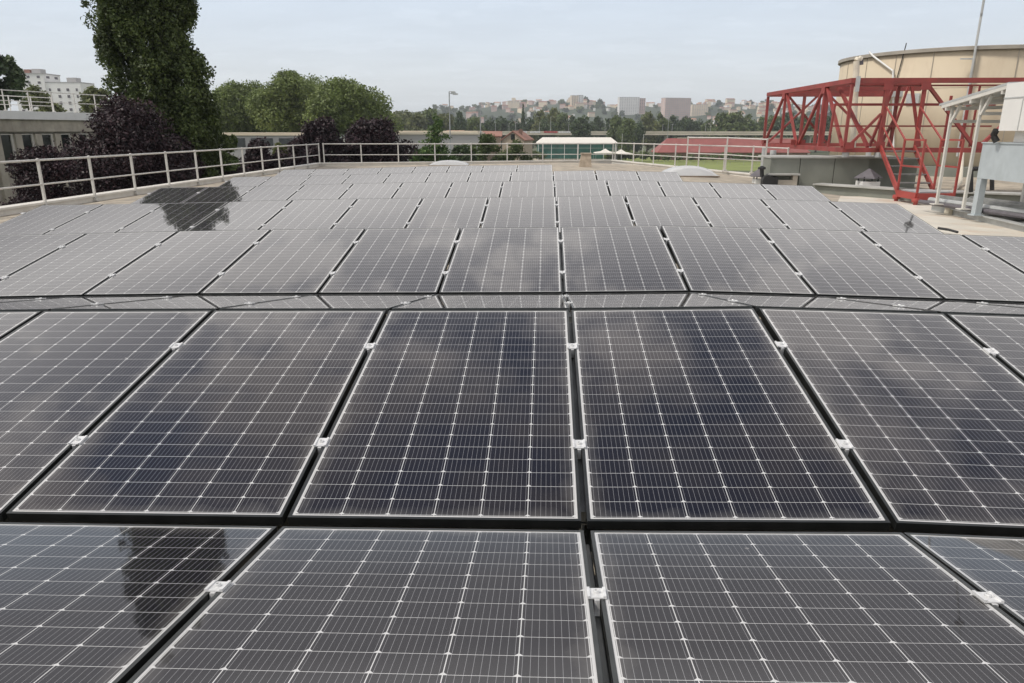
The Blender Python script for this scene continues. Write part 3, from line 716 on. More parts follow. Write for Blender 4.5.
# ------------------------------------------------------------------ air handling unit and its lean-to on the right
t = thing('steel_skid', 'long grey steel beam skid lying on the roof at right', 'beam', (8.1,15.4,-.50))
def ibeam(a, b, h=.20, w_=.16, nm='beam'):
    m = MB(); m.bar(a, b, .014, h-.03); m.bar(a+Vector((0,0,h/2-.008)), b+Vector((0,0,h/2-.008)), w_, .016); m.bar(a-Vector((0,0,h/2-.008)), b-Vector((0,0,h/2-.008)), w_, .016); m.build(nm, M_['galv'], t)
A = gnd(931,212.5,-.50); B = gnd(1030,238,-.50)
dv = (B-A).normalized(); nr = Vector((-dv.y, dv.x, 0)); nr = nr if nr.x > 0 else -nr
Az, Bz = A+Vector((0,0,.10)), A+dv*8+Vector((0,0,.10))
ibeam(Az, Bz); ibeam(Az+nr*1.1, Bz+nr*1.1); ibeam(Az+nr*2.3, Bz+nr*2.3)
for s in (.15, 1.0, 1.9, 3.2, 4.8):
    ibeam(Az+dv*s+nr*.09, Az+dv*s+nr*2.2, .14, .1, 'cross_beam')
bs = Az+dv*.85+Vector((-.05,-.12,-.10))
o = MB().lathe(bs, [(.08,0),(.10,.1),(.09,.20),(.04,.25)], 9).build('wrapped_pad', M_['ivory']); tag(o, 'cream wrapped pad leaning on the grey steel beam', 'pad')
# lean-to at the far end of the casing
p1, p2 = at(936.5,204.5,15.3), at(963,209.5,14.4)
t = thing('lean_to_canopy', 'small white framed lean to canopy on two posts beside the white casing', 'canopy', p1)
z1, z2 = at(953,105,15.3).z, at(981,96,14.4).z
W_ = M_['winframe']
rd = Vector((p2.x-p1.x, p2.y-p1.y, z2-z1)).normalized()
for p, z in ((p1, z1), (p2, z2)):
    m = MB(); m.bar((p.x,p.y,p.z), (p.x,p.y,z), .055, .05); m.box((p.x,p.y,p.z+.01), (.2,.18,.02)); m.build('post', W_, t)
    m = MB(); q = Vector((p.x,p.y,z)); m.bar(q+Vector((0,-.04,-.34)), q+rd*.26+Vector((0,0,-.03)), .05, .05); m.build('knee_brace', W_, t)
rl1 = Vector((p1.x,p1.y,z1+.03))-rd*.28+Vector((-.12,0,0)); rl2 = Vector((p2.x,p2.y,z2+.03))+rd*.85+Vector((-.12,0,0))
wv = Vector((1.9,0,.05)); th_ = Vector((0,0,.045))
m = MB(); m.add([rl1,rl2,rl2+wv,rl1+wv,rl1+th_,rl2+th_,rl2+wv+th_,rl1+wv+th_], [(0,3,2,1),(4,5,6,7),(0,1,5,4),(1,2,6,5),(2,3,7,6),(3,0,4,7)]); m.build('roof_sheet', M_['galv'], t)
for q in (.02, .62, 1.25, 1.85):
    m = MB(); m.bar(rl1+wv*(q/1.9)-th_*.8+rd*.1, rl2+wv*(q/1.9)-th_*.8, .05, .06); m.build('rafter', W_, t)
for f in (.12, .5, .93):
    a_ = rl1.lerp(rl2, f)-th_*2.2; m = MB(); m.bar(a_, a_+wv, .05, .07); m.build('purlin', W_, t)
for p, z in ((p1,z1-.32),(p2,z2-.32)):
    m = MB(); m.bar((p.x+.05,p.y,z),(p.x+1.8,p.y,z), .05, .06); m.build('tie_beam', W_, t)
for p in (p1, p2):
    m = MB(); m.bar((p.x+1.75,p.y,-.30),(p.x+1.75,p.y,z1+.04), .08, .07); m.build('post', W_, t)
# white casing above the grey unit: both run towards the camera along the skid
t = thing('ventilation_casing', 'white sheet metal ventilation casing at the right edge above the grey unit', 'casing', (8.3,13.4,1.1))
q = at(998.5,130,13.5); X8, Y8 = q.x, q.y; zt8 = at(1001,83.5,13.5).z
m = MB(); m.box((X8+.8,Y8-2.4,(1.285+zt8)/2), (1.6,4.8,zt8-1.285)); m.build('upper_casing', M_['whitebox'], t)
q = at(1006,142,13.5); m = MB(); m.box((q.x+.7,Y8-2.5,(1.085+1.283)/2), (1.4,4.6,.196)); m.build('lower_casing', M_['whitebox'], t)
m = MB(); m.box((X8-.004,Y8-2.4,zt8-.25), (.012,4.8,.02)); m.build('seam_strip', M_['galv'], t)
for k in range(4):
    m = MB(); m.box((X8-.004,Y8-.55-1.1*k,(1.285+zt8)/2-.13), (.010,.016,zt8-1.285-.29)); m.build('seam_strip', M_['galv'], t)
m = MB(); m.path([Vector((X8+.02,Y8+.10,1.30)),Vector((X8+.02,Y8+.16,1.20)),Vector((X8+.08,Y8+.12,1.09))], .055, 10); m.build('hose', M_['dark'], t)
t = thing('air_handling_unit', 'blue grey air handling unit on steel legs at the right edge', 'air handling unit', (8.4,14.1,-.30))
q = at(983.5,140.5,14.16); X9, Y9, zt9, zb9 = q.x, q.y, 1.08, at(988,178,14.16).z
m = MB(); m.box((X9+.85,Y9-2.6,(zt9+zb9)/2), (1.7,5.2,zt9-zb9)); m.build('casing', M_['ahu'], t)
m = MB(); m.box((X9+.85,Y9-2.6,zt9-.012), (1.74,5.24,.02)); m.build('lid_flange', M_['ahu'], t)
for x, y in ((X9+.065,Y9-.075),(X9+1.62,Y9-.075),(X9+.065,Y9-4.9),(X9+1.62,Y9-4.9)):
    m = MB(); m.box((x,y,(zb9-.30)/2), (.12,.14,zb9+.30-.002)); m.box((x,y,-.29), (.2,.22,.02)); m.build('leg', M_['ahu'], t)
m = MB(); m.box((X9+1.1,Y9-3.0,.17), (1.5,3.9,.30)); m.build('lower_duct', M_['whitebox'], t)
m = MB(); m.box((X9+1.15,Y9-3.0,-.06), (1.4,3.8,.155)); m.build('filter_box', M_['stone'], t)
m = MB(); m.box((X9+1.15,Y9-3.0,-.215), (1.5,3.9,.14)); m.build('coil_block', M_['dark'], t)
# duct bundle lying on the skid under the unit
t = thing('pipe_bundle', 'dark bundle of pipes lying on the beam skid under the grey unit', 'pipes', (X9+.3,Y9+1.0,-.2))
for k in range(6):
    a_ = Vector((X9-.05+.16*k, Y9+1.9-.1*k, -.22+.05*(k % 3))); b_ = a_+Vector((.45,-3.6,.02))
    m = MB(); m.tube(a_, b_, .045+.012*(k % 3), 8); m.build('pipe', [M_['slate'], M_['galv'], M_['rail']][k % 3], t)
t = thing('pipe_loop', 'small black pipe loop behind the canopy posts', 'pipe', at(972,185,17.5))
m = MB(); m.path([at(971,192,17.5), at(971,171,17.5), at(973,169,17.5), at(990,168.5,17.5), at(992,170,17.5), at(992,190,17.5)], .05, 8); m.build('pipe', M_['dark'], t)
# little rod by the panels on the right
o = MB().path([gnd(938,230,-.28)+Vector((0,0,.03)), gnd(948,231.5,-.28)+Vector((0,0,.03)), gnd(957,234,-.28)+Vector((0,0,.03))], .022, 6).build('loose_cable', M_['dark']); tag(o, 'black cable lying off the panel corner at right', 'cable')
# ------------------------------------------------------------------ trees
def leaf_mesh(name, blobs, n, size, material, seed, shell=.55, droop=0.0):
    """n leaf quads scattered in a set of ellipsoid clumps [(centre, radii)]"""
    g = np.random.default_rng(seed)
    C_ = np.array([b[0] for b in blobs], float); Rr = np.array([b[1] for b in blobs], float)
    wgt = (Rr[:,0]*Rr[:,2])**1.0; wgt /= wgt.sum()
    k = g.choice(len(blobs), n, p=wgt)
    d = g.normal(size=(n,3)); d /= np.linalg.norm(d, axis=1)[:,None]
    rad = (shell+(1-shell)*g.random(n)**.7)*(1+.10*g.normal(size=n))
    P = C_[k]+d*Rr[k]*rad[:,None]
    nrm = d*.6+g.normal(size=(n,3))*.7+np.array([0,0,.35]); nrm /= np.linalg.norm(nrm, axis=1)[:,None]
    t1 = np.cross(nrm, g.normal(size=(n,3))); t1 /= np.linalg.norm(t1, axis=1)[:,None]; t2 = np.cross(nrm, t1)
    s = size*(.6+.8*g.random(n))
    a, b = t1*s[:,None], t2*(s*.62)[:,None]
    V = np.stack([P-a, P+b*.9-a*.1, P+a, P-b*.9+a*.1], 1)
    V[:,2] -= nrm*(s*.15)[:,None]; V = V.reshape(-1,3)
    me = bpy.data.meshes.new(name); me.vertices.add(4*n); me.vertices.foreach_set('co', V.ravel().astype(np.float32))
    me.loops.add(4*n); me.loops.foreach_set('vertex_index', np.arange(4*n, dtype=np.int32))
    me.polygons.add(n); me.polygons.foreach_set('loop_start', np.arange(0,4*n,4,dtype=np.int32)); me.polygons.foreach_set('loop_total', np.full(n,4,np.int32))
    me.materials.append(material); me.update(calc_edges=True); return me
def trunk_mesh(name, h, r, limbs, seed, lean=(0,0), spread=None):
    g = random.Random(seed); m = MB(); n = 6; pts = []
    for i in range(n+1):
        f = i/n; pts.append((Vector((lean[0]*f+g.uniform(-.06,.06)*r*4*f, lean[1]*f+g.uniform(-.06,.06)*r*4*f, h*f)), r*(1-.8*f)+.01))
    pts[0] = (Vector((0,0,-.15)), r*1.35)
    for (p, a), (q, b) in zip(pts[:-1], pts[1:]): m.tube(p, q, a, 9, b)
    for k in range(limbs):
        f = g.uniform(.3,.92); p = Vector((lean[0]*f, lean[1]*f, h*f)); an = g.uniform(0, 6.28); l = h*(1-f*.6)*g.uniform(.25,.5); rr = r*(1-.8*f)*.5
        l = min(l, (spread or h*.25)*g.uniform(.6,1.0))
        mid = p+Vector((math.cos(an)*l*.55, math.sin(an)*l*.55, l*.35)); e = mid+Vector((math.cos(an)*l*.3, math.sin(an)*l*.3, l*.5))
        m.tube(p, mid, rr, 6, rr*.65); m.tube(mid, e, rr*.65, 6, rr*.2)
    me = bpy.data.meshes.new(name); me.from_pydata(m.v, [], m.f); me.materials.append(M_['bark']); me.polygons.foreach_set('use_smooth', [True]*len(m.f)); return me
def crown_blobs(rx, ry, z0, z1, n, seed, br=(.20,.34), profile=None, flat=.85):
    """clump centres in an uneven crown; profile(f) gives the relative half width at height f"""
    g = random.Random(seed); B = []
    prof = profile or (lambda f: math.sqrt(max(.02, 1-(2*f-1)**2))*(1.05-.25*f))
    for i in range(n):
        f = g.random(); a = g.uniform(0, 6.283); q = prof(f)*(g.random()**.45)*g.uniform(.75,1.08)
        R = g.uniform(*br)*min(rx, ry)*(.7+.5*prof(f))
        B.append(((math.cos(a)*rx*q*.86, math.sin(a)*ry*q*.86, z0+(z1-z0)*(.06+.90*f)), (R, R, R*flat)))
    return B
def put(name, me, parent, sc_=(1,1,1)):
    o = bpy.data.objects.new(name, me); COL.objects.link(o); o.parent = parent; o.scale = sc_; return o
def tree(name, label, cat, loc, crown, trunk, group=None, rot=0, sc_=(1,1,1)):
    t = thing(name, label, cat, loc, group); t.rotation_euler = (0,0,rot)
    put('crown', crown, t, sc_)
    if trunk: put('trunk', trunk, t, sc_)
    return t
# --- the tall poplar at left: wide column, open in places
def place(px, D): p = at(px, 130, D); return Vector((p.x, p.y, GZ))
PD = 31.0; pm = PD/714
def poplar():
    g = random.Random(5); B = []
    base = place(163, PD)
    rows = [-152,-144,-132,-110,-80,-40,0,15,40,60,80,100,120,150,200,260]
    le = [107,104,101,97,94,93,94,96,101,107,113,119,126,132,142,150]
    ri = [111,117,126,144,167,188,192,190,191,200,208,215,220,222,218,212]
    plumes = []                                    # upright plumes, each a narrow stack of clumps with gaps between
    for k in range(150):
        r0 = g.triangular(-122, 215, 30); ln = g.uniform(28, 62); plumes.append((r0, ln, g.uniform(0, 6.283), g.random()**.5))
    for r0, ln, a, q in plumes:
        for j in range(9):
            row = r0-ln*j/9+ln*.3; t_ = j/8
            l, r = float(np.interp(row, rows, le)), float(np.interp(row, rows, ri)); hw = (r-l)/2*pm
            R = g.uniform(.20,.36)*(1.15-.65*t_); q2 = q*(1-.25*t_)
            p = at((l+r)/2, row, PD); x = math.cos(a)*max(.05,hw-R*.6)*q2
            B.append(((p.x-base.x+x+g.uniform(-.12,.12), p.y-base.y+math.sin(a)*max(.05,min(2.1,hw)-R*.6)*q2+g.uniform(-.12,.12), p.z-GZ), (R*.85, R*.85, R*1.45)))
    for i in range(560):
        row = g.triangular(-142, 230, 30); l, r = float(np.interp(row, rows, le)), float(np.interp(row, rows, ri)); hw = (r-l)/2*pm
        a = g.uniform(0, 6.283); q = g.random()**.5; R = g.uniform(.16,.34); p = at((l+r)/2, row, PD)
        B.append(((p.x-base.x+math.cos(a)*max(.05,hw-R*.7)*q, p.y-base.y+math.sin(a)*max(.05,min(2.1,hw)-R*.6)*q, p.z-GZ), (R, R, R*1.25)))
    for i in range(110):                           # leafy skirt low on the right
        row = g.uniform(55, 185); r = float(np.interp(row, rows, ri)); R = g.uniform(.2,.36); p = at(r-g.uniform(4,46), row, PD)
        B.append(((p.x-base.x, p.y-base.y+g.uniform(-1.2,1.0), p.z-GZ), (R, R, R*1.3)))
    for px, py, R in ((99,58,.20),(103,50,.14),(106,83,.22),(110,80,.2),(199,58,.25),(205,72,.3),(89,20,.26),(86,2,.26)):
        q = at(px, py, PD); B.append(((q.x-base.x, q.y-base.y, q.z-GZ), (R, R, R*1.3)))
    return base, leaf_mesh('crown', B, 130000, .066, LF['poplar'], 5, shell=.35), trunk_mesh('trunk', 16.0, .34, 16, 5, spread=1.5)
b_, cw_, tk_ = poplar()
tree('poplar_tree', 'tall dark green poplar rising out of the picture at left', 'tree', b_, cw_, tk_)
# --- purple leaved plums
def plum(label, px, D, pxl, pxr, ptop, zlow, n, seed, nb=60, dep=1.0):
    base = place(px, D); m_ = D/714; rx = (pxr-pxl)/2*m_; ztop = at(px, ptop, D).z; cxo = ((pxl+pxr)/2-px)*m_
    prof = lambda f: max(.10, 1-max(0,(f-.2)/.83)**3.2)**.6*(.93+.12*math.sin(f*23+seed))
    B = crown_blobs(rx, rx*dep, zlow-GZ, ztop-GZ, int(nb*1.5), seed, (.18,.34), prof)
    B = [((c[0]+cxo, c[1], c[2]), r) for c, r in B]
    return tree('plum_tree', label, 'tree', base, leaf_mesh('crown', B, int(n*1.45), .060*max(.7, D/28), LF['purple'], seed, shell=.4), trunk_mesh('trunk', (ztop-GZ)*.75, .16, 12, seed, spread=rx*.7), 'purple leaved plum trees around the roof')
plum('large purple leaved plum tree in front of the poplar behind the left railing', 128, 25.5, 66, 190, 97, -4.6, 60000, 11, 110)
plum('low purple plum tree at far left in front of the concrete building', 36, 22.5, -10, 80, 146, -4.6, 32000, 12, 70)
plum('purple plum tree between the poplar and the low building with dark openings', 205, 34.0, 166, 246, 140, -4.6, 24000, 13, 60)
plum('low purple plum bush right of a yellow green shrub, behind the left railing', 256, 40.0, 224, 296, 142, -4.6, 18000, 14, 50)
plum('purple plum tree below the plane trees, left one of the touching pair', 318, 47.0, 286, 352, 119, -4.6, 26000, 15, 60)
plum('wide purple plum tree behind the far left railing corner, right of the pair', 374, 50.0, 330, 418, 121, -4.6, 34000, 16, 70)
plum('low purple plum tree under the poplar, right beside the large plum tree', 178, 30.0, 150, 206, 132, -4.6, 20000, 17, 60)
plum('purple plum tree filling between the yellow green shrub and the touching pair', 296, 44.0, 276, 316, 138, -4.6, 14000, 18, 50)
# small yellow-green shrub among them
def bush(label, px, D, pxl, pxr, ptop, lf, n, seed, leaf=.10, name='shrub', grp=None, nb=40):
    base = place(px, D); m_ = D/714; rx = (pxr-pxl)/2*m_; zt_ = at(px, ptop, D).z-GZ
    B = crown_blobs(rx, rx*.9, max(.2, zt_-rx*2.4), zt_, nb, seed, (.2,.34), lambda f: max(.10, 1-max(0,(f-.2)/.83)**3)**.6)
    return tree(name, label, 'shrub' if name == 'shrub' else 'tree', base, leaf_mesh('crown', B, n, leaf, lf, seed, shell=.4), trunk_mesh('trunk', zt_*.6, .10, 6, seed, spread=rx*.6), grp)
bush('small yellow green shrub seen through the left railing among purple plums', 280, 46, 268, 290, 143, LF['olive'], 5000, 21, .11)
bush('dark green shrub at the foot of the poplar behind the railing', 216, 33, 196, 236, 128, LF['hedge'], 9000, 22, .09)
# --- plane trees
def plane(label, px, D, pxl, pxr, ptop, pbot, n, seed, lf='plane', nb=60, leaf=.21, name='plane_tree', grp=None):
    base = place(px, D); m_ = D/714; rx = (pxr-pxl)/2*m_; zt_ = at(px, ptop, D).z-GZ; zb_ = max(.8, at(px, pbot, D).z-GZ)
    B = crown_blobs(rx, rx, zb_, zt_, nb, seed, (.20,.34))
    return tree(name, label, 'tree', base, leaf_mesh('crown', B, n, leaf, LF[lf], seed, shell=.45), trunk_mesh('trunk', zt_*.7, rx*.055, 14, seed, spread=rx*.65), grp)
plane('light green plane tree just right of the poplar', 238, 128, 204, 274, 86, 136, 25000, 31)
plane('tallest round green plane tree in the middle of the left tree group', 292, 122, 250, 334, 77, 136, 34000, 32)
plane('round green plane tree at the right end of the left tree group', 345, 116, 302, 386, 84, 134, 34000, 33)
plane('far green tree filling the gap between the two largest plane trees', 314, 150, 272, 356, 82, 136, 18000, 34)
plane('far green tree filling the gap right of the poplar', 262, 152, 226, 300, 86, 136, 16000, 35)
plane('lower green tree sloping down at the right end of the plane trees', 374, 140, 350, 402, 106, 136, 9000, 36)
# --- left edge
plane('dark green tree at the left edge, behind the concrete building', 4, 62, -24, 27, 50, 112, 14000, 41, 'dark', 46, .17, 'leafy_tree')
bush('small light green tree in front of the white apartment block', 46, 95, 24, 70, 87, LF['olive'], 6000, 42, .2, 'leafy_tree')
bush('light green tree between the white apartment block and the poplar', 104, 92, 84, 130, 86, LF['olive'], 6500, 43, .2, 'leafy_tree')
# --- small conifer beyond the far railing
def conifer(label, px, D, ptop, half_px, n, seed, lf='conifer', leaf=.11, name='conifer_tree', grp=None):
    base = place(px, D); h = at(px, ptop, D).z-GZ; R = half_px*D/714; g = random.Random(seed); B = []
    for k in range(90):
        f = (k+.5)/90; z = .12*h+.88*h*f; rr = R*(1-f)**.8*g.uniform(.75,1.15)+.08; a = g.uniform(0, 6.283)
        B.append(((math.cos(a)*rr*.55, math.sin(a)*rr*.55, z), (rr*.62+.10, rr*.62+.10, .04*h*(1-f*.5))))
    return tree(name, label, 'tree', base, leaf_mesh('crown', B, n, leaf, LF[lf], seed, shell=.3), trunk_mesh('trunk', h*.93, .13*h/10, 0, seed), grp)
conifer('slim bright green conifer rising beyond the far railing near the grey light mast', 437, 60, 116, 50, 24000, 51)
bush('bright green low shrub at the left foot of the slim conifer', 420, 59, 404, 436, 148, LF['conifer'], 7000, 52, .11)
bush('dark round clipped bush right of the grey light mast', 461, 78, 447, 475, 143, LF['dark'], 8000, 53, .13)
bush('green bushy tree behind the far railing, left of the gabled house', 486, 86, 468, 510, 135.5, LF['hedge'], 12000, 54, .15, 'leafy_tree')
bush('wide green bush right beside the clay coloured gabled house', 512, 92, 492, 540, 139.5, LF['hedge'], 9000, 55, .15)

# --- belt of trees behind the sports ground: a few crowns shared by many trees
def proto_crown(seed, kind, h=16., r=6.5, n=2600):
    B = crown_blobs(r, r, 1.6, h, 42, seed, (.22,.38)) if kind != 'dark_c' else [((math.cos(k*2.4)*r*.3*(1-k/60), math.sin(k*2.4)*r*.3*(1-k/60), 1.5+k/60*(h-1.5)), (r*.5*(1-k/60)**.8+.2,)*2+(.9,)) for k in range(60)]
    return leaf_mesh('crown', B, n, .62, LF[{'belt':'belt','olive':'olive','dark':'dark','dark_c':'dark','hedge':'hedge'}[kind]], seed, shell=.45)
PC = {k: [proto_crown(100+10*i+j, k) for j in range(3)] for i, k in enumerate(('belt','olive','dark','dark_c'))}
PT = trunk_mesh('trunk', 11, .38, 10, 99)
BELT = [ # px, top row, D, half width in px, kind
 (392,113,300,17,'olive'),(404,110,330,18,'olive'),(418,112,320,16,'olive'),(431,109,340,15,'belt'),(446,113,330,15,'olive'),(460,112,300,9,'dark'),(474,116,340,12,'belt'),
 (489,117,360,11,'dark'),(503,116,370,11,'dark'),(514,118,360,9,'dark'),(523,104,350,6,'dark_c'),(531,117,370,10,'dark'),(541,110,360,11,'olive'),(553,108,380,12,'olive'),(546,117,340,10,'dark'),(562,112,370,10,'belt'),
 (572,116,390,9,'dark'),(582,115,300,13,'dark'),(597,117,390,10,'dark'),(609,119,400,10,'dark'),(616,116,310,10,'belt'),(627,117,300,11,'belt'),(637,121,320,10,'dark'),(648,112,360,13,'olive'),(660,113,370,12,'belt'),
 (672,116,400,10,'dark'),(684,116,390,11,'dark'),(697,118,400,11,'dark'),(710,119,380,12,'belt'),(722,113,360,14,'belt'),(735,111,350,14,'belt'),(748,114,360,13,'belt'),(760,117,370,12,'belt'),(774,115,370,13,'belt'),(788,112,360,14,'dark'),(803,114,370,13,'belt'),(818,112,380,13,'dark'),(832,110,380,13,'dark'),(846,112,380,13,'belt')]
KL = {'belt':'mid green leafy tree in the dense belt behind the sports ground','olive':'light olive green leafy tree in the belt behind the sports ground','dark':'dark green leafy tree in the belt behind the sports ground','dark_c':'dark pointed fir standing above the belt behind the sports ground'}
KG = {'belt':'mid green belt trees','olive':'olive green belt trees','dark':'dark green belt trees','dark_c':None}
rg = random.Random(77)
for px, top, D, hw, kind in BELT:
    D += 70; p = place(px, D); h = at(px, top, D).z-GZ; r = hw*D/714
    tree('conifer_tree' if kind == 'dark_c' else 'leafy_tree', KL[kind], 'tree', p, rg.choice(PC[kind]), PT, KG[kind], rg.uniform(0,6.28), (r/6.5, r/6.5, h/16.3))
# hedge line between the pitch and the halls: countable shrubs
HC = [proto_crown(300+j, 'belt', 3.4, 2.6, 900) for j in range(3)]
for i, (px, D) in enumerate([(px_, 304 if px_ > 600 else 312) for px_, _ in [(534,262),(541,266),(612,285),(622,290),(633,290),(645,290),(657,288),(668,262),(680,260),(693,262),(705,260),(716,259),(728,258),(740,257),(752,256),(764,255)]]):
    p = place(px, D); q = rg.uniform(.8,1.15)*(.85 if px > 660 else 1.0)
    tree('shrub', 'dark green shrub in the row between the sports pitch and the halls', 'shrub', p, rg.choice(HC), None, 'shrubs along the sports pitch', rg.uniform(0,6.28), (q*1.1, q, q))

# ------------------------------------------------------------------ buildings around
def frame_at(px, D, rot=0):
    p = at(px, 130, D); a = math.atan2(r_.y, r_.x)+rot
    return Vector((p.x,p.y,0)), (Vector((math.cos(a),math.sin(a),0)), Vector((-math.sin(a),math.cos(a),0)), Vector((0,0,1)))
def zpx(py, D): return at(512, py, D).z
# concrete building at left
fb = thing('concrete_building', 'stained concrete building with tall dark windows and white roof edge at far left', 'building', (at(-60,130,40).x, at(-60,130,40).y, GZ))
O = at(88,130,42.0); O = Vector((O.x, O.y, 0)); Q = at(0,130,37.0); Q = Vector((Q.x,Q.y,0))
ux = (O-Q).normalized(); uy = Vector((-ux.y, ux.x, 0)); AXB = (ux, uy, Vector((0,0,1)))
LEN0, LEN1 = -9.0, (O-Q).length+2.6
def fb_box(m, s0, s1, y0, y1, z0, z1): c = Q+ux*((s0+s1)/2)+uy*((y0+y1)/2); return m.box((c.x,c.y,(z0+z1)/2), (s1-s0,y1-y0,z1-z0), AXB)
zr = CH+.93
m = fb_box(MB(), LEN0, LEN1, -.35, 9.5, zr-.40, zr); m.build('roof_edge', M_['white'], fb)
m = fb_box(MB(), LEN0+.15, LEN1-.15, -.18, 9, zr-1.0, zr-.403); m.build('beam', M_['concrete'], fb)
m = fb_box(MB(), LEN0+.2, LEN1-.2, -.05, 9, zr-1.06, zr-1.003); fb_box(m, LEN0+.2, LEN1-.2, .25, 9, GZ, zr-1.063); m.build('wall', M_['concrete'], fb)
# windows between concrete piers
s = LEN0+.5; zh, zs = zr-1.10, zr-2.75
while s < LEN1-1.2:
    m = fb_box(MB(), s, s+.36, -.12, .24, GZ, zh); m.build('pier', M_['concrete'], fb)
    f_ = fb_box(MB(), s+.363, s+.42, .02, .10, zs, zh); fb_box(f_, s+1.02, s+1.14, .02, .10, zs, zh); fb_box(f_, s+.42, s+1.02, .02, .10, zs, zs+.07); fb_box(f_, s+.42, s+1.02, .02, .10, zh-.06, zh)
    fo = f_.build('window', M_['winframe'], fb)
    g_ = fb_box(MB(), s+.41, s+1.03, .11, .14, zs+.02, zh-.01); g_.build('pane', M_['win'], fo)
    fb_box(MB(), s+.363, s+1.14, .0, .24, zs-.35, zs-.003).build('sill', M_['concrete'], fb)
    fb_box(MB(), s+.37, s+1.135, .08, .24, zs-2.6, zs-.36).build('spandrel', M_['wall'], fb)
    s += 1.145
for yo, lab in ((.25, 'off white railing along the front roof edge of the concrete building'), (5.0, 'second off white railing farther back on the concrete building roof')):
    a_, b_ = Q+ux*LEN0+uy*yo, Q+ux*(LEN1-.2)+uy*yo
    railing('guard_railing', lab, [(a_.x,a_.y,zr),(b_.x,b_.y,zr)], 1.35, 1.0 if yo < 1 else .95)
# white apartment block beyond
def windows(m, O_, ax, w_, h_, z0, nx_, nz, ww, wh, out=.05, skip=0):
    pass
def block(name, label, px0, px1, ptop, D, dep, zbase, wm, cat='building', rot=0, wins=None, roof=None, grp=None, lift=None, wmat='slate'):
    c, ax = frame_at((px0+px1)/2, D, rot); w_ = (px1-px0)*D/714; zt_ = at((px0+px1)/2, ptop, D).z
    c = c+ax[1]*(dep/2)
    t = thing(name, label, cat, (c.x,c.y,zbase), grp)
    m = MB().box((c.x,c.y,(zbase+zt_)/2), (w_,dep,zt_-zbase), ax); m.build('wall', M_[wm], t)
    m = MB().box((c.x,c.y,zt_+.2), (w_+.5,dep+.5,.4), ax); m.build('roof', M_[roof or 'bgrey'], t)
    if wins:
        nx_, nz, wf, hf, z0 = wins
        for k in range(nz):
            zc_ = z0+(zt_-z0)*(k+.5)/nz; hh = (zt_-z0)/nz*hf
            for j in range(nx_):
                x = -w_/2+w_*(j+.5)/nx_
                q = c+ax[0]*x-ax[1]*(dep/2+.04); MB().box((q.x,q.y,zc_), (w_/nx_*wf,.12,hh), ax).build('window', M_[wmat], t)
            for j in range(2):
                y = -dep/2+dep*(j+.5)/2
                for sgn in (-1,1):
                    q = c+ax[0]*(sgn*(w_/2+.04))+ax[1]*y; MB().box((q.x,q.y,zc_), (.12,dep*.18,hh), ax).build('window', M_[wmat], t)
    return t, c, ax, w_, zt_
t, c, ax, w_, zt_ = block('apartment_block', 'white stepped apartment block behind the trees at far left', 23, 52, 74, 330, 12, GZ, 'bwhite', wins=(3,8,.28,.4,6))
q = c+ax[0]*(.1*w_); MB().box((q.x,q.y,zt_+1.3), (3.8,4,2.2), ax).build('roof_house', M_['bgrey'], t); q2 = c+ax[0]*(-.2*w_); MB().box((q2.x,q2.y,zt_+1.2), (2.6,4,2.0), ax).build('roof_house', M_['tile'], t)
q = c+ax[0]*(w_/2+7.6); MB().box((q.x,q.y,(GZ+zt_-3.6)/2), (15.2,11,zt_-3.6-GZ), ax).build('wall', M_['bwhite'], t); MB().box((q.x,q.y,zt_-3.4), (15.4,11.2,.4), ax).build('roof', M_['bgrey'], t)
MB().box((q.x+2,q.y,zt_-2.2), (4,4,2), ax).build('roof_house', M_['bgrey'], t)
for k in range(7):
    for j in range(4):
        x = w_/2+1.6+j*3.9; z = 4.5+k*2.75
        qq = c+ax[0]*x-ax[1]*(5.56)
        if z < zt_-4.6: MB().box((qq.x,qq.y,z), (1.15 if j % 3 else .8,.12,1.15), ax).build('window', M_['slate'], t)
# low building with dark openings, left
t, c, ax, w_, zt_ = block('low_building', 'low flat building with dark openings beneath the plane trees', 222, 303, 135.5, 108, 9, GZ, 'bgrey', roof='bcream')
for j in range(3):
    q = c+ax[0]*(-w_/2+w_*(j+.45)/3)-ax[1]*4.55; MB().box((q.x,q.y,zt_-1.0), (w_/3*.78,.12,1.25), ax).build('opening', M_['win'], t)
# long pale warehouse
t, c, ax, w_, zt_ = block('warehouse', 'long pale grey warehouse with low roof behind the slim conifer', 383, 476, 134.5, 150, 30, GZ, 'bgrey', roof='road', wins=None)
MB().box((c.x,c.y,0).__class__((c.x,c.y,zt_+.62)) if False else (c.x,c.y,zt_+.55), (w_*.98,26,.35), ax).build('roof_light', M_['road'], t)
q = c+ax[0]*(-.05*w_)-ax[1]*15.1; MB().box((q.x,q.y,GZ+1.6), (3.5,.15,3.2), ax).build('door', M_['slate'], t)
for j in range(6):
    q = c+ax[0]*(-w_/2+w_*(j+.6)/6.2)-ax[1]*15.08; MB().box((q.x,q.y,GZ+4.6), (1.7,.12,.9), ax).build('window', M_['slate'], t)
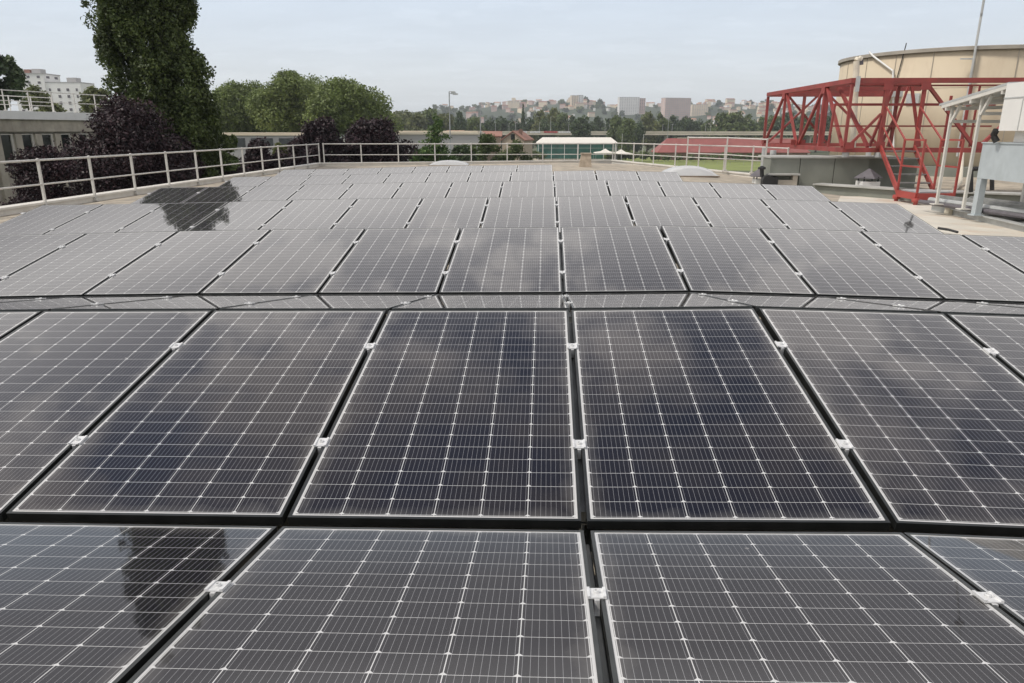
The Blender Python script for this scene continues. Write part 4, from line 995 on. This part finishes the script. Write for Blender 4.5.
# gabled houses
def gable(name, label, px0, px1, peave, pridge, D, dep, wm, rm, rot=0, grp=None, gabled_front=True, zbase=None, simple=False):
    c, ax = frame_at((px0+px1)/2, D, rot); w_ = (px1-px0)*D/714; ze = at(500, peave, D).z; zr_ = at(500, pridge, D).z; zb_ = GZ if zbase is None else zbase
    c = c+ax[1]*(dep/2); t = thing(name, label, 'house', (c.x,c.y,zb_), grp)
    def P(x, y, z): q = c+ax[0]*x+ax[1]*y; return (q.x,q.y,z)
    h = w_/2; d = dep/2
    if gabled_front:
        m = MB(); m.add([P(-h,-d,zb_),P(h,-d,zb_),P(h,-d,ze),P(0,-d,zr_-.1),P(-h,-d,ze),P(-h,d,zb_),P(h,d,zb_),P(h,d,ze),P(0,d,zr_-.1),P(-h,d,ze)], [(0,1,2,3,4),(9,8,7,6,5),(0,4,9,5),(1,6,7,2)]); m.build('wall', M_[wm], t)
        o_ = .06*w_; th = .25
        m = MB()
        for sg in (-1,1):
            m.add([P(0,-d-o_,zr_),P(sg*(h+o_),-d-o_,ze-o_*.6),P(sg*(h+o_),d+o_,ze-o_*.6),P(0,d+o_,zr_),P(0,-d-o_,zr_+th),P(sg*(h+o_),-d-o_,ze-o_*.6+th),P(sg*(h+o_),d+o_,ze-o_*.6+th),P(0,d+o_,zr_+th)], [(0,1,2,3),(7,6,5,4),(0,4,5,1),(1,5,6,2),(2,6,7,3)])
        m.build('roof', M_[rm], t)
    else:
        m = MB(); m.add([P(-h,-d,zb_),P(h,-d,zb_),P(h,-d,ze),P(-h,-d,ze),P(-h,d,zb_),P(h,d,zb_),P(h,d,ze),P(-h,d,ze),P(-h,0,zr_-.1),P(h,0,zr_-.1)], [(0,1,2,3),(5,4,7,6),(0,3,8,7,4),(1,5,6,9,2)]); m.build('wall', M_[wm], t)
        o_ = .35; th = .25; m = MB()
        for sg in (-1,1):
            m.add([P(-h-o_,0,zr_),P(h+o_,0,zr_),P(h+o_,sg*(d+o_),ze-.2),P(-h-o_,sg*(d+o_),ze-.2),P(-h-o_,0,zr_+th),P(h+o_,0,zr_+th),P(h+o_,sg*(d+o_),ze-.2+th),P(-h-o_,sg*(d+o_),ze-.2+th)], [(0,3,2,1),(4,5,6,7),(3,7,6,2),(0,4,7,3),(1,2,6,5)])
        m.build('roof', M_[rm], t)
    return t, P, w_
t, P, w_ = gable('gabled_house', 'clay walled house with a red tiled gable beside the tennis hall', 502, 524, 140, 131.8, 165, 7, 'stone', 'tile', rot=-.30)
m = MB(); a_ = P(0,-3.56,(at(500,137,165).z)); m.box(a_, (.9,.1,1.2)); m.build('window', M_['win'], t)
a_ = P(w_*.2,-1,at(500,132.5,165).z); MB().box(a_, (.8,.8,1.4)).build('chimney', M_['brick'], t)
gable('gabled_house', 'low house with a brown tiled roof left of the clay gabled house', 478, 500, 136, 132.2, 175, 9, 'stone', 'tile', gabled_front=False)
gable('gabled_house', 'small tiled house between the conifer and the light mast', 447, 462, 134, 131.3, 210, 9, 'bcream', 'tile2', gabled_front=False)
# tennis hall: white roof, green mesh sides on posts
c, ax = frame_at(578, 320); w_ = 76*320/714; zt_ = at(578,137.3,320+9).z; ze = at(578,142.8,320).z
t = thing('tennis_hall', 'open hall with a white sheet roof and green mesh sides beside the pitch', 'hall', (c.x,c.y,GZ))
def Pq(x, y, z): q = c+ax[0]*x+ax[1]*y; return Vector((q.x,q.y,z))
h = w_/2; th = Vector((0,0,.28))
R4 = [Pq(-h-.3,-.4,ze),Pq(h+.3,-.4,ze),Pq(h-1.6,9,zt_),Pq(-h+2.2,9,zt_)]; B4 = [Pq(-h-.3,18.4,ze),Pq(h+.3,18.4,ze)]
m = MB(); m.add([R4[0],R4[1],R4[2],R4[3],B4[0],B4[1],R4[0]-th,R4[1]-th,B4[0]-th,B4[1]-th], [(0,1,2,3),(3,2,5,4),(0,3,4),(1,5,2),(0,6,7,1),(4,5,9,8),(0,4,8,6),(1,7,9,5)]); m.build('roof', M_['canvas'], t)
m = MB(); m.box(Pq(0,9,(GZ+.6+ze-.5)/2), (w_-.3,17.6,ze-.5-GZ-.6), ax); m.build('mesh_side', M_['green'], t)
m = MB(); m.box(Pq(0,9,GZ+.3), (w_+.1,18,.6), ax); m.build('plinth_wall', M_['concrete'], t)
for k in range(7):
    q = Pq(-h+.1+(w_-.2)*k/6,-.12,0); m = MB(); m.tube((q.x,q.y,GZ),(q.x,q.y,ze-.2), .10, 8); m.build('post', M_['white'], t)
m = MB(); m.box(Pq(0,-.05,ze-2.2), (w_,.08,.10), ax); m.build('side_rail', M_['railp'], t)
# canopy tents
def tent(label, px, D, w_, ptop, grp='white event tents'):
    c, ax = frame_at(px, D); z = at(px, ptop, D).z; t = thing('canopy_tent', label, 'tent', (c.x,c.y,GZ)); h = w_/2
    P = lambda x, y, zz_: (c+ax[0]*x+ax[1]*y+Vector((0,0,zz_)))
    ze = z-1.5
    m = MB(); m.add([P(-h,-h,ze),P(h,-h,ze),P(h,h,ze),P(-h,h,ze),P(0,0,z),P(-h*.4,-h*.4,ze+.45),P(h*.4,-h*.4,ze+.45),P(h*.4,h*.4,ze+.45),P(-h*.4,h*.4,ze+.45),P(-h,-h,ze-.3),P(h,-h,ze-.3),P(h,h,ze-.3),P(-h,h,ze-.3)], [(0,1,6,5),(1,2,7,6),(2,3,8,7),(3,0,5,8),(5,6,4),(6,7,4),(7,8,4),(8,5,4),(0,9,10,1),(1,10,11,2),(2,11,12,3),(3,12,9,0)]); m.build('canopy', M_['canvas'], t)
    for i, j in ((-1,-1),(1,-1),(1,1),(-1,1)): m = MB(); q = P(i*(h-.1),j*(h-.1),0); m.tube((q.x,q.y,GZ),(q.x,q.y,ze-.05), .06, 6); m.build('leg', M_['post'], t)
tent('white peaked canopy tent beside the tennis hall, left of the two', 606, 296, 8.5, 148.6); tent('white canopy tent left of the red roofed hall, right of the two', 622, 298, 8.5, 149.3)
# red roofed hall
c, ax = frame_at(736, 322); w_ = 148*322/714; ze = at(736,152.3,322).z; zr_ = at(736,138.3,330).z
t = thing('red_roofed_hall', 'long single storey hall with a red hipped sheet roof beyond the pitch', 'hall', (c.x,c.y,GZ)); h = w_/2
m = MB(); m.box(Pq(0,8,(GZ+ze)/2), (w_-2,14,ze-GZ), ax); m.build('wall', M_['brick'], t)
for k in range(9):
    q = Pq(-h+3+(w_-5)*k/8,.95,0); m = MB(); m.box((q.x,q.y,GZ+1.2), (1.6,.12,1.3), ax); m.build('window', M_['win'], t)
th = Vector((0,0,-.25))
R_ = [Pq(-h,0,ze),Pq(h,0,ze),Pq(h,16,ze),Pq(-h,16,ze),Pq(-h+5.5,8,zr_),Pq(h-5.5,8,zr_)]
m = MB(); m.add(R_+[v+th for v in R_[:4]], [(0,1,5,4),(1,2,5),(2,3,4,5),(3,0,4),(0,6,7,1),(1,7,8,2),(2,8,9,3),(3,9,6,0),(9,8,7,6)]); m.build('roof', M_['redroof'], t)
m = MB(); m.box(Pq(3,8,zr_+.1), (w_-14,.6,.3), ax); m.build('ridge_cap', M_['road'], t)

# ------------------------------------------------------------------ elevated road with lamps and banners
DR = 400
def rp(px, z): q = at(px,130,DR); return Vector((q.x,q.y,z))
zt_ = at(660,131.4,DR).z; zb_ = at(660,135.2,DR).z
t = thing('road_bridge', 'long pale concrete road bridge crossing behind the sports halls', 'bridge', rp(640, GZ))
m = MB(); m.bar(rp(470,(zt_+zb_)/2-.45), rp(870,(zt_+zb_)/2-.45), 9, .9); m.build('deck', M_['road'], t)
m = MB(); m.bar(rp(470,zt_-.35)-fh*4.4, rp(870,zt_-.35)-fh*4.4, .25, .8); m.build('parapet', M_['road'], t)
for px in (486,522,558,594,630,666,702,738,774,810,846):
    m = MB(); m.box(rp(px,(GZ+zb_)/2-.2), (.9,5,zb_-.3-GZ), None); m.build('pier', M_['concrete'], t)
for px0, px1, mt_, lab in ((514,527,'banner_w','white banner with faded markings on the bridge parapet, leftmost one'), (530,540,'banner_w','pale grey banner beside a red one on the bridge parapet'), (543.5,557,'banner_r','long red and white banner on the bridge parapet'), (558,570,'banner_w','white banner right of the long red banner on the bridge'), (633,643,'banner_w','bright white banner on the bridge parapet above the white tents')):
    a_, b_ = rp(px0,zt_-.38)-fh*4.6, rp(px1,zt_-.38)-fh*4.6
    o = MB().bar(a_, b_, .06, .95).build('banner', M_[mt_]); tag(o, lab, 'banner')
def pole(label, px, ptop, D, r=.09, z0=None, heads=0, name='street_lamp', cat='lamp post', grp=None):
    p = at(px,130,D); zt_ = at(px,ptop,D).z; zb_ = GZ if z0 is None else z0
    t = thing(name, label, cat, (p.x,p.y,zb_), grp)
    m = MB(); m.tube((p.x,p.y,zb_),(p.x,p.y,zt_), r, 8, r*.6); m.build('mast', M_['post'], t)
    if heads == 0:
        m = MB(); m.box((p.x+.25,p.y,zt_), (.7,.25,.14)); m.build('lamp_head', M_['galv'], t)
    for k in range(heads):
        m = MB(); m.bar((p.x,p.y,zt_-.25*k), (p.x+.8,p.y-.15,zt_-.25*k-.1*k), .08, .08); m.box((p.x+.6+.3*k,p.y-.2,zt_-.15-.2*k), (.65,.45,.20)); m.build('floodlight', M_['galv'], t)
    return t
zd = at(660,131.4,DR).z-.4
for px, top in ((495.5,122),(509,123.5),(515.5,116.5),(539.5,122.5),(550.5,117),(568.5,124.5),(605,123.5),(609.5,124),(643,125.5),(662.5,124.5),(672,124.5),(705.5,124),(710.5,117)):
    pole('slender grey street lamp standing on the road bridge', px, top, DR, .12, zd, 0, grp='street lamps on the road bridge')
pole('tall grey floodlight mast with two heads beside the slim conifer', 450, 91.5, 105, .12, None, 2, 'light_mast', 'light mast')
pole('floodlight mast in front of the bushy tree, right of the two tall masts', 480.5, 102.5, 135, .13, None, 2, 'light_mast', 'light mast')
pole('tall thin mast rising in front of the pink slab block', 668, 113.5, 380, .14, None, 0, 'light_mast', 'light mast')
def fpole(lab, px, top, D): 
    p = at(px,130,D); t = MB(); t.tube((p.x,p.y,GZ),(p.x,p.y,at(px,top,D).z), .055, 8); t.lathe((p.x,p.y,at(px,top,D).z), [(.07,-.02),(.07,.03),(.02,.06)], 8); o = t.build('fence_pole', M_['white']); tag(o, lab, 'pole')
fpole('white pole on the pitch in front of the white tents, left of the pair', 622.5, 134, 260); fpole('white pole on the pitch right of the white tents, right of the pair', 643.8, 134.3, 260)
# mesh fence along the pitch
t = thing('pitch_fence', 'low wire fence with thin posts along the near edge of the sports pitch', 'fence', gnd(640,163))
m = MB(); a_, b_ = gnd(500,163.5), gnd(880,166)
for k in range(30):
    p = a_.lerp(b_, k/29); m = MB(); m.tube(p, p+Vector((0,0,1.3)), .04, 6); m.build('post', M_['post'], t)
m = MB(); m.bar(a_+Vector((0,0,1.3)), b_+Vector((0,0,1.3)), .04, .04); m.build('rail', M_['post'], t)

# ------------------------------------------------------------------ the town on the hill
HR = random.Random(4)
def hz(px, D): return hill_z(px, D)
t, *_ = block('tower_block', 'cream tower block standing tallest above the hill town, with a white end', 571, 577.5, 95.5, 1650, 16, hz(574,1650)-3, 'bcream', wins=(3,10,.4,.45,hz(574,1650)+4), rot=.15)
t, *_ = block('tower_block', 'white narrow tower block joined to the right of the cream tower', 577.7, 582.5, 95.2, 1652, 16, hz(580,1652)-3, 'bwhite', wins=(2,10,.4,.45,hz(580,1652)+4), rot=.15)
t, *_ = block('apartment_block', 'broad white apartment block on the hill, left of the pink slab', 618.5, 638, 97.3, 1600, 16, hz(628,1600)-4, 'bwhite', wins=(9,11,.45,.4,hz(628,1600)+2), rot=.1, wmat='bgrey')
t, *_ = block('apartment_block', 'tan shaded end face of the broad white apartment block on the hill', 638.2, 644, 98.3, 1604, 16, hz(640,1604)-4, 'bpink', wins=(3,10,.45,.45,hz(640,1604)+2), rot=.1)  # shaded end of the white block, its shade given as a darker wall colour
t, *_ = block('slab_block', 'large pink brown slab block on the hill with rows of windows', 663, 690, 98, 1500, 18, hz(676,1500)-6, 'bpink', wins=(14,12,.6,.45,hz(676,1500)), rot=.28, wmat='bgrey')
t, *_ = block('slab_block', 'cream block just right of the pink brown slab on the hill', 691, 706, 104.5, 1560, 16, hz(698,1560)-6, 'bcream', wins=(7,8,.45,.4,hz(698,1560)), wmat='bgrey')
t, *_ = block('church_mass', 'pale church like building with stepped top above the terracotta houses', 508, 519, 101, 1680, 20, hz(513,1680)-4, 'bcream', wins=(4,4,.3,.5,hz(513,1680)+10), wmat='bgrey')
MB().box((_[0].x,_[0].y,_[3]+3.5), (9,9,7), _[1]).build('tower', M_['bcream'], t)
# houses: shared meshes, three kinds
def house_meshes(w_, d, h, rf):
    m = MB(); x, y = w_/2, d/2
    m.add([(-x,-y,-6),(x,-y,-6),(x,-y,h),(-x,-y,h),(-x,y,-6),(x,y,-6),(x,y,h),(-x,y,h),(-x,0,h+rf),(x,0,h+rf)], [(0,1,2,3),(5,4,7,6),(0,3,8,7,4),(1,5,6,9,2)])
    win = MB()
    for k in range(max(1, int(h//3))):
        for j in range(max(2, int(w_//3.2))):
            win.box((-x+w_*(j+.5)/max(2,int(w_//3.2)),-y-.05,1.6+k*3), (1.2,.12,1.6))
    r = MB(); o = .4
    for sg in (-1,1): r.add([(-x-o,0,h+rf+.1),(x+o,0,h+rf+.1),(x+o,sg*(y+o),h-.1),(-x-o,sg*(y+o),h-.1),(-x-o,0,h+rf+.35),(x+o,0,h+rf+.35),(x+o,sg*(y+o),h+.15),(-x-o,sg*(y+o),h+.15)], [(0,3,2,1),(4,5,6,7),(3,7,6,2),(0,4,7,3),(1,2,6,5)])
    def me(n, mb, mt): q = bpy.data.meshes.new(n); q.from_pydata(mb.v, [], mb.f); q.materials.append(M_[mt]); return q
    return m, r, win, me
HK = {}
for key, (w_, d, h, rf, wm, rm) in {'cream':(15,10,8,2.6,'bcream','tile2'),'pink':(18,10,10,2.4,'bpink','tile'),'white':(20,11,11,1.6,'bwhite','tile2'),'long':(30,12,12,2.2,'bcream','tile')}.items():
    m, r, wn, me = house_meshes(w_, d, h, rf); HK[key] = (me('wall', m, wm), me('roof', r, rm), me('windows', wn, 'slate'))
HL = {'cream':('cream house with a pale tiled roof on the hillside','cream houses on the far hillside'),'pink':('terracotta pink house with a tiled roof on the hillside','pink houses on the far hillside'),'white':('white house with a low tiled roof on the hillside','white houses on the far hillside'),'long':('long cream apartment house with tiled roof on the hillside','long cream houses on the far hillside')}
def dens(px, f): # f = 0 at the foot of the hill .. 1 at the top
    if px < 480: return .35*f
    if px < 600: return .3+.6*f
    if px < 650: return .15+.75*(f > .72)
    if px < 690: return .25*(f > .6)
    if px < 790: return .75+.25*f
    return .3+.5*f
cnt = 0
while cnt < 295:
    px = HR.uniform(440, 850); D = HR.uniform(1290, 1940); f = (D-1290)/650
    if HR.random() > dens(px, f): continue
    key = HR.choices(['cream','pink','white','long'], [4, 5 if px < 560 else 2, 3, 2])[0]
    p = at(px,130,D); s = HR.uniform(.36,.72)
    t = thing('hillside_house', HL[key][0], 'house', (p.x,p.y,hz(px,D)), HL[key][1]); t.rotation_euler = (0,0,HR.uniform(-.6,.6)+(1.57 if HR.random() < .25 else 0))
    t.scale = (s, s, s*HR.uniform(.9,1.5))
    for nm, me_ in zip(('wall','roof'), HK[key]): put(nm, me_, t)
    cnt += 1
HT = [leaf_mesh('crown', crown_blobs(7,7,.5,11,16,400+j,(.3,.5)), 420, 1.5, LF['dark' if j < 2 else 'belt'], 400+j, shell=.4) for j in range(4)]
cnt = 0
while cnt < 290:
    px = HR.uniform(425, 870); D = HR.uniform(1180, 1900); f = (D-1180)/720
    if HR.random() < dens(px, f)*.75: continue
    p = at(px,130,D); s = HR.uniform(.6,1.35)
    t = thing('hillside_tree', 'dark blue green tree among the houses of the far hill', 'tree', (p.x,p.y,hz(px,D)), 'trees on the far hillside'); t.rotation_euler = (0,0,HR.uniform(0,6.28)); t.scale = (s,s,s*HR.uniform(.8,1.1))
    put('crown', HR.choice(HT), t); cnt += 1
# lines of low town roofs and trees between the bridge and the hill foot
for i in range(26):
    px = 470+i*15.5+HR.uniform(-4,4); D = HR.uniform(560,900); p = place(px, D)
    tree('leafy_tree', 'blue green tree beyond the road bridge at the foot of the hill', 'tree', p, HR.choice(PC['dark' if i % 3 else 'belt']), PT, 'trees at the foot of the hill', HR.uniform(0,6.28), (1.25,1.25,HR.uniform(.9,1.3)))

# ------------------------------------------------------------------ haze
m = MB(); m.box((0,1320,40), (5300,3260,106)); hz_o = m.build('haze', bpy.data.materials.new('haze_air')); hz_o['kind'] = 'stuff'
hm_ = hz_o.data.materials[0]; hm_.use_nodes = True; t_ = hm_.node_tree; t_.nodes.clear()
o_ = t_.nodes.new('ShaderNodeOutputMaterial'); v_ = t_.nodes.new('ShaderNodeVolumePrincipled'); v_.inputs['Color'].default_value = (.90,.94,1.0,1); v_.inputs['Density'].default_value = HAZE if 'HAZE' in globals() else .00022
v_.inputs['Anisotropy'].default_value = .2
t_.links.new(v_.outputs[0], o_.inputs['Volume'])
